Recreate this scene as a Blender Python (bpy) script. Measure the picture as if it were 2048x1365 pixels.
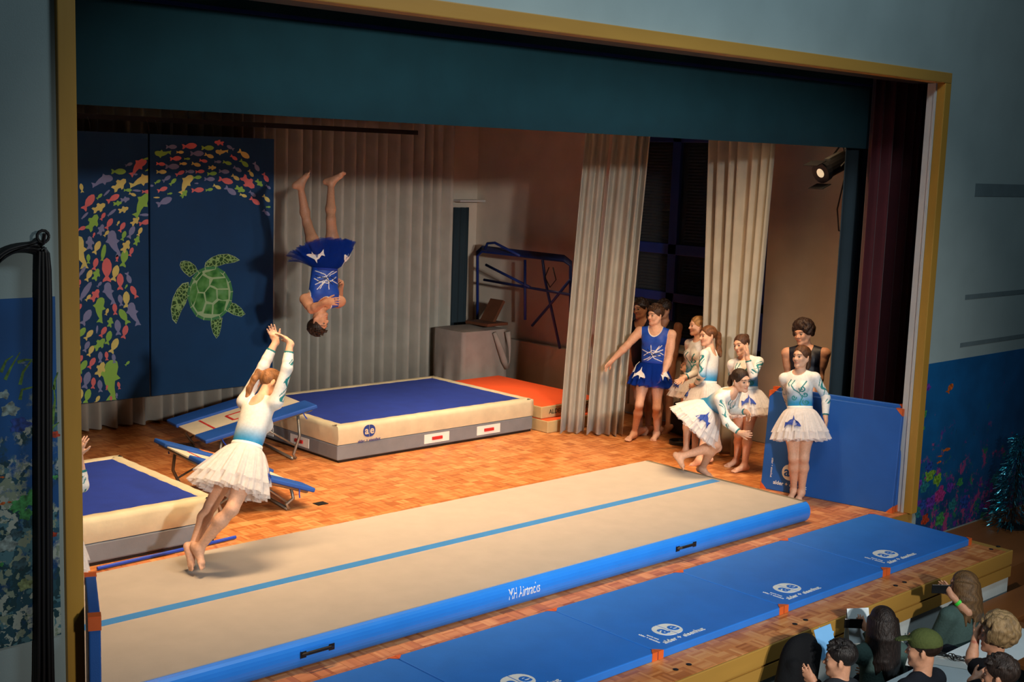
import bpy, math, random
import numpy as np
for _o in list(bpy.data.objects): bpy.data.objects.remove(_o)
SC = bpy.context.scene
COL = SC.collection
V3 = lambda *a: np.array(a, float)
def nrm(a): a = np.asarray(a, float); return a/(np.linalg.norm(a)+1e-12)
# ------------------------------------------------------------------ camera
CAM = V3(0, 0, 3.4); FPX = 2529.35
_y, _p, _r = (math.radians(a) for a in (42.961, 8.15, 1.939))
FW = V3(math.sin(_y)*math.cos(_p), math.cos(_y)*math.cos(_p), -math.sin(_p))
_rt = V3(math.cos(_y), -math.sin(_y), 0); _up = np.cross(_rt, FW)
RT = math.cos(_r)*_rt + math.sin(_r)*_up; UP = -math.sin(_r)*_rt + math.cos(_r)*_up
cd = bpy.data.cameras.new('camera'); cam = bpy.data.objects.new('camera', cd); COL.objects.link(cam)
cd.sensor_width = 36; cd.lens = FPX*36/2048; cd.clip_end = 200
from mathutils import Matrix, Vector
cam.matrix_world = Matrix(((RT[0], UP[0], -FW[0], CAM[0]), (RT[1], UP[1], -FW[1], CAM[1]), (RT[2], UP[2], -FW[2], CAM[2]), (0, 0, 0, 1)))
SC.camera = cam
def ray(u, v): return FW + RT*(u-1024)/FPX + UP*(682.5-v)/FPX
def px(u, v, axis, val):            # the point where a picture ray meets the plane axis = val
    d = ray(u, v); return CAM + d*((val-CAM[axis])/d[axis])
def at(u, v, dep): return CAM + ray(u, v)*dep
def dep(P): return float((np.asarray(P)-CAM) @ FW)
def topx(P):
    d = np.asarray(P)-CAM; z = d @ FW
    return np.stack([1024+FPX*(d @ RT)/z, 682.5-FPX*(d @ UP)/z], -1)
# ------------------------------------------------------------------ exposure, world, lights
vs = SC.view_settings; vs.view_transform = 'Standard'; vs.look = 'None'; vs.gamma = 1; vs.exposure = -0.13; vs.use_curve_mapping = False
w = bpy.data.worlds.new('world'); SC.world = w; w.use_nodes = True
w.node_tree.nodes['Background'].inputs[0].default_value = (0.5, 0.68, 0.75, 1)
w.node_tree.nodes['Background'].inputs[1].default_value = 0.02
def aim(o, tgt):
    d = Vector(tgt)-o.location; o.rotation_euler = d.to_track_quat('-Z', 'Y').to_euler()
def spot(name, loc, tgt, power, col, ang, blend=.5, size=.12):
    l = bpy.data.lights.new(name, 'SPOT'); l.energy = power; l.color = col; l.spot_size = math.radians(ang); l.spot_blend = blend; l.shadow_soft_size = size
    o = bpy.data.objects.new(name, l); COL.objects.link(o); o.location = loc; aim(o, tgt); return o
def area(name, loc, tgt, power, col, sx, sy, spread=180):
    l = bpy.data.lights.new(name, 'AREA'); l.shape = 'RECTANGLE'; l.size = sx; l.size_y = sy; l.energy = power; l.color = col; l.spread = math.radians(spread)
    o = bpy.data.objects.new(name, l); COL.objects.link(o); o.location = loc; aim(o, tgt); return o
WARM = (1.0, .66, .36); NEUT = (1.0, .86, .68); COOL = (.74, .91, 1.0)
# balcony spotlights of the hall, low over the heads, throwing under the valance
KEY = (1.0, .97, .92)
spot('hall_spotlight', (1.5, -4.6, 4.65), (7.2, 10.5, .3), 4000, KEY, 38, 1.0, .2)
spot('hall_spotlight', (2.6, -4.6, 4.65), (9.9, 8.5, .4), 4300, KEY, 34, 1.0, .2)
# warm border lights above the stage, hidden by the valance
for _x, _e in ((4.6, 76), (7.4, 84), (10.2, 88)):
    area('border_light', (_x, 7.75, 4.9), (_x+.2, 8.9, 0), _e, WARM, 1.6, .3, 84)
for _x, _y, _e in ((6.2, 10.7, 30), (9.4, 11.2, 36), (11.45, 12.1, 9)):        # added unseen fill lights that brighten the crash and orange mats
    area('fill_light', (_x, _y, 5.2), (_x, _y+.1, 0), _e, (1.0, .74, .48), .8, .25, 60 if _x < 11 else 38)
# cool house light in the hall ceiling
area('house_light', (7.2, 2.4, 7.6), (7.6, 6.0, 1), 190, COOL, 3.0, 1.0)
# ------------------------------------------------------------------ materials
def S(r, g, b):
    f = lambda c: (c/255/12.92) if c/255 <= .04045 else ((c/255+.055)/1.055)**2.4
    return (f(r), f(g), f(b), 1)
class NT:
    def __init__(s, name):
        s.m = bpy.data.materials.new(name); s.m.use_nodes = True; s.t = s.m.node_tree
        s.b = s.t.nodes['Principled BSDF']; s.out = s.t.nodes['Material Output']
    def n(s, typ, **kw):
        x = s.t.nodes.new(typ)
        for k, v in kw.items():
            if k.startswith('i_'): x.inputs[int(k[2:])].default_value = v
            else: setattr(x, k, v)
        return x
    def l(s, a, b): s.t.links.new(a, b)
    def ramp(s, fac, stops, interp='LINEAR'):
        r = s.n('ShaderNodeValToRGB'); r.color_ramp.interpolation = interp; e = r.color_ramp.elements
        e[0].position, e[0].color = stops[0]; e[1].position, e[1].color = stops[-1]
        for p, c in stops[1:-1]: q = e.new(p); q.color = c
        s.l(fac, r.inputs[0]); return r.outputs[0]
    def mix(s, fac, a, b, mode='MIX'):
        m = s.n('ShaderNodeMix', data_type='RGBA', blend_type=mode)
        for sock, val in ((m.inputs[0], fac), (m.inputs[6], a), (m.inputs[7], b)):
            if isinstance(val, (int, float, tuple)): sock.default_value = val
            else: s.l(val, sock)
        return m.outputs[2]
MATS = {}
def mat(name, c, rough=.6, var=.12, scale=6, bump=.0, bscale=60, metal=0, sheen=0, spec=.5, stretch=(1, 1, 1)):
    if name in MATS: return MATS[name]
    N = NT(name); b = N.b
    tc = N.n('ShaderNodeTexCoord'); mp = N.n('ShaderNodeMapping'); mp.inputs['Scale'].default_value = stretch; N.l(tc.outputs['Object'], mp.inputs[0])
    no = N.n('ShaderNodeTexNoise'); no.inputs['Scale'].default_value = scale; no.inputs['Detail'].default_value = 5; N.l(mp.outputs[0], no.inputs['Vector'])
    dark = tuple(x*(1-var) for x in c[:3])+(1,); lite = tuple(min(1, x*(1+var)) for x in c[:3])+(1,)
    N.l(N.ramp(no.outputs[0], [(.3, dark), (.7, lite)]), b.inputs['Base Color'])
    b.inputs['Roughness'].default_value = rough; b.inputs['Metallic'].default_value = metal; b.inputs['Specular IOR Level'].default_value = spec
    if sheen: b.inputs['Sheen Weight'].default_value = sheen
    if bump:
        n2 = N.n('ShaderNodeTexNoise'); n2.inputs['Scale'].default_value = bscale; n2.inputs['Detail'].default_value = 4; N.l(mp.outputs[0], n2.inputs['Vector'])
        bp = N.n('ShaderNodeBump'); bp.inputs['Strength'].default_value = bump; bp.inputs['Distance'].default_value = .01; N.l(n2.outputs[0], bp.inputs['Height']); N.l(bp.outputs[0], b.inputs['Normal'])
    MATS[name] = N.m; return N.m
def vcol_mat(name, rough=.6, bump=.15, bscale=40, spec=.3, sheen=0, stretch=(1, 1, 1)):
    N = NT(name); a = N.n('ShaderNodeAttribute', attribute_name='Col'); tc = N.n('ShaderNodeTexCoord')
    mp = N.n('ShaderNodeMapping'); mp.inputs['Scale'].default_value = stretch; N.l(tc.outputs['Object'], mp.inputs[0])
    no = N.n('ShaderNodeTexNoise'); no.inputs['Scale'].default_value = bscale; no.inputs['Detail'].default_value = 4; N.l(mp.outputs[0], no.inputs['Vector'])
    c = N.mix(1.0, a.outputs[0], N.ramp(no.outputs[0], [(.3, (.86, .86, .86, 1)), (.7, (1, 1, 1, 1))]), 'MULTIPLY')
    N.l(c, N.b.inputs['Base Color']); N.b.inputs['Roughness'].default_value = rough; N.b.inputs['Specular IOR Level'].default_value = spec
    if sheen: N.b.inputs['Sheen Weight'].default_value = sheen
    bp = N.n('ShaderNodeBump'); bp.inputs['Strength'].default_value = bump; bp.inputs['Distance'].default_value = .012; N.l(no.outputs[0], bp.inputs['Height']); N.l(bp.outputs[0], N.b.inputs['Normal'])
    MATS[name] = N.m; return N.m
def tulle_mat(name, c, op):
    N = NT(name); t = N.t; N.t.nodes.remove(N.b)
    df = N.n('ShaderNodeBsdfDiffuse'); df.inputs[0].default_value = c
    tl = N.n('ShaderNodeBsdfTranslucent'); tl.inputs[0].default_value = c
    tr = N.n('ShaderNodeBsdfTransparent')
    m1 = N.n('ShaderNodeMixShader'); m1.inputs[0].default_value = .3; N.l(df.outputs[0], m1.inputs[1]); N.l(tl.outputs[0], m1.inputs[2])
    tc = N.n('ShaderNodeTexCoord'); no = N.n('ShaderNodeTexNoise'); no.inputs['Scale'].default_value = 30; no.inputs['Detail'].default_value = 3; N.l(tc.outputs['Object'], no.inputs['Vector'])
    mr = N.n('ShaderNodeMapRange'); mr.inputs[1].default_value = .3; mr.inputs[2].default_value = .7; mr.inputs[3].default_value = op-.05; mr.inputs[4].default_value = op+.05; N.l(no.outputs[0], mr.inputs[0])
    m2 = N.n('ShaderNodeMixShader'); N.l(mr.outputs[0], m2.inputs[0]); N.l(tr.outputs[0], m2.inputs[1]); N.l(m1.outputs[0], m2.inputs[2])
    N.l(m2.outputs[0], N.out.inputs[0]); MATS[name] = N.m; return N.m
def emis_mat(name, c, s):
    N = NT(name); N.b.inputs['Base Color'].default_value = c; N.b.inputs['Emission Color'].default_value = c; N.b.inputs['Emission Strength'].default_value = s
    MATS[name] = N.m; return N.m
def glass_mat(name, c, alpha):
    N = NT(name); N.b.inputs['Base Color'].default_value = c; N.b.inputs['Roughness'].default_value = .08; N.b.inputs['Alpha'].default_value = alpha
    MATS[name] = N.m; return N.m
mat('wall_paint', S(150, 165, 168), .85, .06, 3, .08, 120)
mat('hall_wall', S(146, 162, 162), .85, .06, 2, .08, 120)
mat('stage_wall', S(205, 190, 172), .85, .08, 2.5, .1, 90)
mat('jamb_paint', S(190, 186, 180), .6, .06, 5)
mat('dark_ceiling', S(30, 30, 32), .9)
mat('frame_wood', S(176, 132, 52), .45, .18, 3, .05, 40, stretch=(1, 1, .15))
mat('fascia_wood', S(170, 128, 58), .45, .15, 3, .05, 40, stretch=(.15, 1, 1))
mat('step_wood', S(140, 84, 40), .45, .2, 3, .05, 40, stretch=(.15, 1, 1))
mat('hall_floor', S(28, 74, 86), .5, .15, 3)
mat('white_panel', S(205, 214, 212), .7, .05)
mat('strip_grey', S(96, 112, 116), .9, .08)
mat('curtain', S(172, 166, 152), .9, .1, 4, .12, 180, sheen=.2)
mat('curtain_red', S(70, 4, 16), .85, .15, 4, .1, 120, sheen=.15)
mat('curtain_blue', S(24, 74, 86), .9, .08, 4, .05, 160)
mat('leg_blue', S(34, 50, 58), .9, .08, 4, .05, 160)
mat('panel_navy', S(10, 64, 108), .85, .08, 3)
mat('black_metal', S(20, 20, 22), .5, .1)
mat('steel', S(150, 148, 140), .4, .1, metal=.7)
mat('blue_frame', S(22, 44, 110), .45, .1)
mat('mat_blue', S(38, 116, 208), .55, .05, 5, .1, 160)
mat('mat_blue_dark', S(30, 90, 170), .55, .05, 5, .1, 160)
mat('air_blue', S(40, 132, 236), .35, .04, 4)
mat('air_top', S(180, 170, 158), .8, .04, 5, .1, 220)
mat('air_edge', S(122, 112, 92), .8, .06, 5)
mat('air_line', S(56, 132, 200), .7, .05)
mat('orange_vinyl', S(214, 96, 40), .55, .08)
mat('orange_top', S(255, 92, 32), .75, .05, 5, .1, 200)
mat('canvas_beige', S(208, 196, 164), .75, .1, 5, .25, 18)
mat('canvas_tan', S(190, 164, 116), .75, .12, 6)
mat('mat_grey', S(122, 126, 132), .75, .08, 6, .1, 40)
mat('velour_blue', S(22, 52, 150), .95, .1, 5, .12, 120)
mat('tramp_blue', S(24, 82, 172), .6, .06)
mat('bed_white', S(214, 204, 180), .8, .06)
mat('red_print', S(190, 40, 36), .7, .05)
mat('white_print', S(236, 236, 230), .6, .03)
mat('blue_print', S(24, 60, 140), .6, .03)
mat('dark_print', S(40, 34, 30), .6, .03)
mat('drape', S(160, 148, 136), .9, .1, 5, .2, 20)
mat('cable_black', S(14, 14, 16), .5, .1)
mat('cable_green', S(30, 110, 50), .5, .1)
mat('orange_label', S(226, 130, 40), .6, .05)
vcol_mat('skin', .5, .04, 60, .35); vcol_mat('lycra', .5, .05, 50, .35); vcol_mat('hair', .45, .7, 34, .35, stretch=(3, 3, .5)); vcol_mat('knit', .9, .3, 60, .2)
tulle_mat('tulle_white', (.93, .9, .89, 1), .55); tulle_mat('tulle_blue', S(24, 62, 165), .5)
# ------------------------------------------------------------------ object helpers
def put(o, label=None, cat=None, kind=None, group=None):
    if label: o['label'] = label
    if cat: o['category'] = cat
    if kind: o['kind'] = kind
    if group: o['group'] = group
    return o
def empty(name, loc, label=None, cat=None, kind=None, group=None):
    o = bpy.data.objects.new(name, None); COL.objects.link(o); o.location = tuple(loc); o.empty_display_size = .1
    o['_o'] = [float(x) for x in loc]
    return put(o, label, cat, kind, group)
def origin(o):
    return np.array(o['_o']) if o is not None else np.zeros(3)
ORG = {}
def mesh_obj(name, verts, faces, m, parent=None, smooth=False, cols=None, mats=None, mi=None, base=None):
    """one mesh object; verts in world coordinates. Top-level ones get their origin at the base centre."""
    verts = np.asarray(verts, np.float32).reshape(-1, 3)
    if parent is not None: org = ORG[parent.name]
    else:
        lo, hi = verts.min(0), verts.max(0); org = np.array([(lo[0]+hi[0])/2, (lo[1]+hi[1])/2, lo[2]]) if base is None else np.asarray(base)
    me = bpy.data.meshes.new(name)
    if isinstance(faces, np.ndarray):
        n = len(faces); me.vertices.add(len(verts)); me.vertices.foreach_set('co', (verts-org).astype(np.float32).ravel())
        me.loops.add(n*faces.shape[1]); me.loops.foreach_set('vertex_index', faces.ravel().astype(np.int32))
        me.polygons.add(n); me.polygons.foreach_set('loop_start', (np.arange(n)*faces.shape[1]).astype(np.int32))
        me.update(calc_edges=True); me.validate()
    else:
        me.from_pydata([tuple(map(float, v)) for v in verts-org], [], faces); me.update()
    for k in (mats or [m]): me.materials.append(MATS[k])
    if mi is not None: me.polygons.foreach_set('material_index', np.asarray(mi, np.int32))
    if smooth: me.polygons.foreach_set('use_smooth', np.ones(len(me.polygons), bool))
    if cols is not None:
        a = me.color_attributes.new('Col', 'FLOAT_COLOR', 'POINT'); a.data.foreach_set('color', np.asarray(cols, np.float32).ravel())
    o = bpy.data.objects.new(name, me); COL.objects.link(o)
    if parent is not None: o.parent = parent
    else: o.location = tuple(map(float, org))
    ORG[o.name] = org
    return o
_empty = empty
def empty(*a, **k):
    o = _empty(*a, **k); ORG[o.name] = np.array(o['_o']); del o['_o']; return o
class MB:
    def __init__(s): s.v = []; s.f = []; s.mi = []; s.cur = 0
    def add(s, vs, fs):
        k = len(s.v); s.v += [tuple(map(float, v)) for v in vs]; s.f += [tuple(i+k for i in f) for f in fs]; s.mi += [s.cur]*len(fs); return s
    def box(s, lo, hi):
        x0, y0, z0 = lo; x1, y1, z1 = hi
        return s.add([(x0,y0,z0),(x1,y0,z0),(x1,y1,z0),(x0,y1,z0),(x0,y0,z1),(x1,y0,z1),(x1,y1,z1),(x0,y1,z1)],
                     [(0,3,2,1),(4,5,6,7),(0,1,5,4),(1,2,6,5),(2,3,7,6),(3,0,4,7)])
    def obox(s, c, ax, ay, az):       # centre and three half-axis vectors
        c, ax, ay, az = (np.asarray(q, float) for q in (c, ax, ay, az))
        if np.cross(ax, ay) @ az < 0: ax = -ax
        return s.add([c-ax-ay-az, c+ax-ay-az, c+ax+ay-az, c-ax+ay-az, c-ax-ay+az, c+ax-ay+az, c+ax+ay+az, c-ax+ay+az],
                     [(0,3,2,1),(4,5,6,7),(0,1,5,4),(1,2,6,5),(2,3,7,6),(3,0,4,7)])
    def tube(s, pts, r, n=8, closed=False):
        pts = [np.asarray(p, float) for p in pts]; m = len(pts); rs = r if hasattr(r, '__len__') else [r]*m
        rings = []; ref = None
        for i, p in enumerate(pts):
            a = pts[(i-1) % m] if (i or closed) else p; b = pts[(i+1) % m] if (i < m-1 or closed) else p
            t = nrm(b-a)
            if ref is None: ref = V3(0, 0, 1) if abs(t[2]) < .9 else V3(1, 0, 0)
            e1 = nrm(ref-t*(ref @ t)); ref = e1; e2 = np.cross(t, e1)
            rings.append([p+rs[i]*(math.cos(2*math.pi*k/n)*e1+math.sin(2*math.pi*k/n)*e2) for k in range(n)])
        vs = [q for g in rings for q in g]; fs = []
        for i in range(m if closed else m-1):
            for k in range(n):
                a = i*n+k; b = i*n+(k+1) % n; j = (i+1) % m
                fs.append((a, b, j*n+(k+1) % n, j*n+k))
        if not closed: fs += [tuple(range(n))[::-1], tuple(range((m-1)*n, m*n))]
        return s.add(vs, fs)
    def prism(s, outline, vec):
        o = [np.asarray(p, float) for p in outline]; n = len(o); vec = np.asarray(vec, float)
        nn = sum(np.cross(o[i], o[(i+1) % n]) for i in range(n))
        if nn @ vec < 0: o = o[::-1]
        return s.add(o+[p+vec for p in o], [tuple(range(n))[::-1], tuple(range(n, 2*n))]+[(i, (i+1) % n, n+(i+1) % n, n+i) for i in range(n)])
    def lathe(s, c, axis, prof, n=16):     # prof: (radius, height along axis)
        c = np.asarray(c, float); ax = nrm(axis); e1 = nrm(np.cross(ax, V3(0, 0, 1) if abs(ax[2]) < .9 else V3(1, 0, 0))); e2 = np.cross(ax, e1); vs = []
        for r, h in prof: vs += [c+ax*h+r*(math.cos(2*math.pi*k/n)*e1+math.sin(2*math.pi*k/n)*e2) for k in range(n)]
        fs = [(i*n+k, i*n+(k+1) % n, (i+1)*n+(k+1) % n, (i+1)*n+k) for i in range(len(prof)-1) for k in range(n)]
        fs += [tuple(range(n))[::-1], tuple(range((len(prof)-1)*n, len(prof)*n))]
        return s.add(vs, fs)
    def grid(s, P, flip=False):
        P = np.asarray(P); a, b = P.shape[:2]; q = lambda i, j: i*b+j
        fs = [(q(i, j), q(i+1, j), q(i+1, j+1), q(i, j+1)) for i in range(a-1) for j in range(b-1)]
        if flip: fs = [f[::-1] for f in fs]
        return s.add(P.reshape(-1, 3), fs)
    def build(s, name, m, parent=None, smooth=False, bevel=0, seg=2, label=None, cat=None, kind=None, group=None, mats=None, solid=0, base=None):
        o = mesh_obj(name, s.v, s.f, m, parent, smooth, mats=mats, mi=s.mi if mats else None, base=base)
        if solid:
            q = o.modifiers.new('thickness', 'SOLIDIFY'); q.thickness = solid; q.offset = 0
        if bevel:
            q = o.modifiers.new('bevel', 'BEVEL'); q.width = bevel; q.segments = seg; q.limit_method = 'ANGLE'
        return put(o, label, cat, kind, group)
def B(lo, hi): return MB().box(lo, hi)
def text(name, body, o, ex, ey, size, m, parent, shear=0, align='CENTER', lift=.003, fat=0, warp=None):
    c = bpy.data.curves.new('lettering', 'FONT'); c.body = body; c.size = 1; c.align_x = align; c.extrude = .02; c.shear = shear; c.resolution_u = 3; c.offset = fat
    ob = bpy.data.objects.new('lettering', c); COL.objects.link(ob); bpy.context.view_layer.update()
    me = ob.to_mesh(); v = np.array([q.co[:] for q in me.vertices]); f = [tuple(p.vertices) for p in me.polygons]
    ob.to_mesh_clear(); bpy.data.objects.remove(ob)
    ex, ey = np.asarray(ex, float), np.asarray(ey, float); n = np.cross(nrm(ex), nrm(ey))
    W = np.asarray(o)+v[:, :1]*ex*size+v[:, 1:2]*ey*size+(lift+v[:, 2:3]*.05)*n
    if warp: W = warp(W, v[:, 2])
    return put(mesh_obj(name, W, f, m, parent), kind='stuff')
def logo(parent, c, ex, ey, r, ink, ground, words=True):
    """round two-letter mark: disc split in two, the letters in the ground colour, the name below"""
    ex, ey = nrm(ex), nrm(ey); n = np.cross(ex, ey); c = np.asarray(c, float)
    for sgn in (-1, 1):
        pts = []
        for k in range(13):
            a = math.pi*k/12-math.pi/2
            pts.append(c+ex*(sgn*(.05*r+1.15*r*abs(math.cos(a))**.8))+ey*(r*math.sin(a)))
        MB().prism(pts, n*.002).build('logo_half', ink, parent)
    text('logo_letter', 'a', c-ex*.53*r-ey*.48*r, ex, ey, 1.75*r, ground, parent, fat=.02)
    text('logo_letter', 'e', c+ex*.53*r-ey*.48*r, ex, ey, 1.75*r, ground, parent, fat=.02)
    if words: text('lettering', 'alder + eisenhut', c-ey*1.75*r, ex, ey, .68*r, ink, parent, fat=.012)
EX, EY, EZ = V3(1, 0, 0), V3(0, 1, 0), V3(0, 0, 1)
# ================================================================== SETTING
XS, YB, YW, YS = 12.9, 14.75, 6.31, 5.08        # stage right wall, back wall, proscenium wall, stage front edge
XAP, ZH = 11.1, -.95                            # apron's right edge, hall floor
# stage floor: base slab and parquet tiles
fl = MB().box((-.6, YW+.02, -.15), (XS, YB, -.006)).box((-.6, YS, -.15), (XAP, YW+.02, -.006)).build('floor', 'fascia_wood', kind='structure')
N = NT('parquet'); g = N.n('ShaderNodeNewGeometry'); T = .125; OY = .08
of = N.n('ShaderNodeVectorMath', operation='SUBTRACT'); of.inputs[1].default_value = (0, OY, 0); N.l(g.outputs['Position'], of.inputs[0])
sc = N.n('ShaderNodeVectorMath', operation='SCALE'); sc.inputs['Scale'].default_value = 1/T; N.l(of.outputs[0], sc.inputs[0])
flo = N.n('ShaderNodeVectorMath', operation='FLOOR'); N.l(sc.outputs[0], flo.inputs[0])
wn = N.n('ShaderNodeTexWhiteNoise', noise_dimensions='2D'); N.l(flo.outputs[0], wn.inputs['Vector'])
sx = N.n('ShaderNodeSeparateXYZ'); N.l(sc.outputs[0], sx.inputs[0]); sf = N.n('ShaderNodeSeparateXYZ'); N.l(flo.outputs[0], sf.inputs[0])
ad = N.n('ShaderNodeMath', operation='ADD'); N.l(sf.outputs[0], ad.inputs[0]); N.l(sf.outputs[1], ad.inputs[1])
md = N.n('ShaderNodeMath', operation='PINGPONG'); md.inputs[1].default_value = 1; N.l(ad.outputs[0], md.inputs[0])
mx = N.n('ShaderNodeMix', data_type='FLOAT'); N.l(md.outputs[0], mx.inputs[0]); N.l(sx.outputs[0], mx.inputs[2]); N.l(sx.outputs[1], mx.inputs[3])
m5 = N.n('ShaderNodeMath', operation='MULTIPLY'); m5.inputs[1].default_value = 5; N.l(mx.outputs[0], m5.inputs[0])
ff = N.n('ShaderNodeMath', operation='FLOOR'); N.l(m5.outputs[0], ff.inputs[0])
cx = N.n('ShaderNodeCombineXYZ'); N.l(ff.outputs[0], cx.inputs[0]); N.l(wn.outputs[0], cx.inputs[1])
w2 = N.n('ShaderNodeTexWhiteNoise', noise_dimensions='2D'); N.l(cx.outputs[0], w2.inputs['Vector'])
a1 = N.n('ShaderNodeMath', operation='MULTIPLY_ADD'); a1.inputs[1].default_value = .55; N.l(w2.outputs[0], a1.inputs[0])
a2 = N.n('ShaderNodeMath', operation='MULTIPLY'); a2.inputs[1].default_value = .45; N.l(wn.outputs[0], a2.inputs[0]); N.l(a2.outputs[0], a1.inputs[2])
N.l(N.ramp(a1.outputs[0], [(.1, S(168, 96, 46)), (.5, S(202, 126, 68)), (.9, S(222, 156, 96))]), N.b.inputs['Base Color'])
N.b.inputs['Roughness'].default_value = .42; MATS['parquet'] = N.m
tiles = []
for i in range(int(-.6/T), int(XS/T)):
    for j in range(40, int((YB-OY)/T)):
        if j*T+OY < YW and (i+1)*T > XAP: continue
        tiles.append((i, j))
tv = np.array([((i+.5)*T, (j+.5)*T+OY, 0) for i, j in tiles]); tp = topx(tv)
def covered(P):
    x, y = P[0], P[1]
    return (y > 6.6 and y < 8.9 and x < 10.35) or (5.35 < y < 6.5 and x < 10.97) or (7.9 < x < 10.97 and y > 11.2) or (x < 5.65 and 9.5 < y < 11.5) or (x > 10.9 and y > 7) or y > 13
order = sorted((k for k in range(len(tiles)) if 160 < tp[k][0] < 2040 and 0 < tp[k][1] < 1360 and not covered(tv[k])), key=lambda k: dep(tv[k]))
near = set(order[:300]); e_ = .0012
tm = None; stuff = MB()
for k, (i, j) in enumerate(tiles):
    if k in near:
        if tm is None:
            o = B((i*T+e_, j*T+OY+e_, -.006), ((i+1)*T-e_, (j+1)*T+OY-e_, 0)).build('parquet_tile', 'parquet', fl, base=None)
            o.data.transform(Matrix.Translation((Vector(ORG[fl.name])-Vector((i*T, j*T+OY, 0))))); tm = o.data
        else:
            o = bpy.data.objects.new('parquet_tile', tm); COL.objects.link(o); o.parent = fl
        o.location = Vector((i*T, j*T+OY, 0))-Vector(ORG[fl.name])
    else:
        x0, y0, x1, y1 = i*T+e_, j*T+OY+e_, (i+1)*T-e_, (j+1)*T+OY-e_
        stuff.add([(x0, y0, 0), (x1, y0, 0), (x1, y1, 0), (x0, y1, 0), (x0, y0, -.006), (x1, y0, -.006), (x1, y1, -.006), (x0, y1, -.006)], [(0, 1, 2, 3), (4, 5, 1, 0), (5, 6, 2, 1), (6, 7, 3, 2), (7, 4, 0, 3)])
stuff.build('parquet_field', 'parquet', fl, kind='stuff')
# stage front: nosing, recessed strip, pale panel
B((-.6, YS-.02, -.135), (XAP, YS, 0)).build('trim_1', 'fascia_wood', kind='structure', bevel=.006)
B((-.6, YS-.016, -.25), (XAP, YS+.03, -.15)).build('trim_2', 'fascia_wood', kind='structure')
MB().box((-.6, YS+.005, ZH), (XAP, YS+.05, -.25)).build('wall_stage_front', 'white_panel', kind='structure')
MB().box((XAP-.05, YS+.05, -1.0), (XAP, YW, -.15)).build('wall_stage_side', 'fascia_wood', kind='structure')
# hall floor and landing
B((-4, -5, ZH-.1), (16, YW, ZH)).build('floor_hall', 'hall_floor', kind='structure')
B((XAP, 5.3, ZH), (14.6, YW, -.33)).build('floor_landing', 'step_wood', kind='structure')
# proscenium wall in three pieces
B((-2.5, YW, -.15), (2.69, YW+.32, 6.6)).build('wall_front_left', 'hall_wall', kind='structure')
B((2.69, YW, 4.37), (11.53, YW+.32, 6.6)).build('wall_front_top', 'hall_wall', kind='structure')
B((11.53, YW, ZH), (16, YW+.16, 6.6)).build('wall_front_right', 'hall_wall', kind='structure')
B((2.69, YW-.03, 0), (2.787, YW+.32, 4.37)).build('trim_3', 'frame_wood', kind='structure', bevel=.006)
B((2.787, YW-.03, 4.27), (11.53, YW+.1, 4.37)).build('trim_4', 'fascia_wood', kind='structure', bevel=.006)
B((11.42, YW-.03, 0), (11.53, YW+.06, 4.27)).build('trim_5', 'frame_wood', kind='structure', bevel=.006)
MB().box((11.42, YW+.06, 0), (11.53, YW+.16, 4.27)).box((11.408, YW+.065, 0), (11.42, YW+.085, 4.27)).build('trim_6', 'jamb_paint', kind='structure')
B((2.787, YW+.1, 4.27), (11.42, YW+.32, 4.36)).build('trim_7', 'black_metal', kind='structure')
# stage shell
B((-.6, YB, 0), (XS, YB+.2, 5.6)).build('wall_back', 'stage_wall', kind='structure')
WY0, WY1, WZ0, WZ1 = 9.3, 11.62, 1.05, 4.3     # window opening in the right wall
(MB().box((XS, YW+.32, 0), (XS+.3, WY0, 5.6)).box((XS, WY1, 0), (XS+.3, YB+.2, 5.6)).box((XS, WY0, 0), (XS+.3, WY1, WZ0)).box((XS, WY0, WZ1), (XS+.3, WY1, 5.6))
 .build('wall_right', 'stage_wall', kind='structure'))
B((-.8, YW+.32, 0), (-.6, YB+.2, 5.6)).build('wall_left', 'stage_wall', kind='structure')
B((-.8, YW, 5.6), (XS+.3, YB+.2, 5.7)).build('ceiling', 'dark_ceiling', kind='structure')
# ledge along the right wall under the stacked frames
B((XS-.12, 11.9, 0), (XS, YB, .74)).build('trim_8', 'stage_wall', kind='structure', bevel=.01)
# window with blue frame and blinds
win = empty('window_1', (XS+.1, (WY0+WY1)/2, WZ0), kind='structure')
ym = px(1343, 450, 0, XS)[1]; z1 = px(1350, 500, 0, XS)[2]; z2 = px(1350, 592, 0, XS)[2]; z3 = 3.75
fr = lambda y0, y1, a, b: B((XS+.03, y0, a), (XS+.13, y1, b)).build('frame_bar', 'blue_frame', win, bevel=.006)
for (a, b) in ((WY0, WY0+.08), (ym-.07, ym+.07), (WY1-.08, WY1)): fr(a, b, WZ0, WZ1)
for (a, b) in ((WZ0, WZ0+.09), (z2-.09, z2+.03), (z1-.07, z1+.07), (z3-.05, z3+.05), (WZ1-.08, WZ1)): fr(WY0, WY1, a, b)
glass_mat('pane_glass', (.03, .04, .05, 1), .45)
for (ya, yb_) in ((WY0+.08, ym-.07), (ym+.07, WY1-.08)):
    for (za, zb) in ((WZ0+.09, z2-.09), (z2+.03, z1-.07), (z1+.07, z3-.05), (z3+.05, WZ1-.08)):
        B((XS+.075, ya, za), (XS+.085, yb_, zb)).build('pane', 'pane_glass', win)
        bl = MB(); zz = za+.02
        while zz < zb-.03:
            bl.obox(((XS+.19), (ya+yb_)/2, zz), (.016, 0, .012), (0, (yb_-ya)/2-.01, 0), (.0008, 0, -.001)); zz += .042
        bl.build('blind', 'drape', win, kind='stuff')
B((XS+.27, WY0, WZ0), (XS+.3, WY1, WZ1)).build('night_board', 'dark_ceiling', win)
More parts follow.
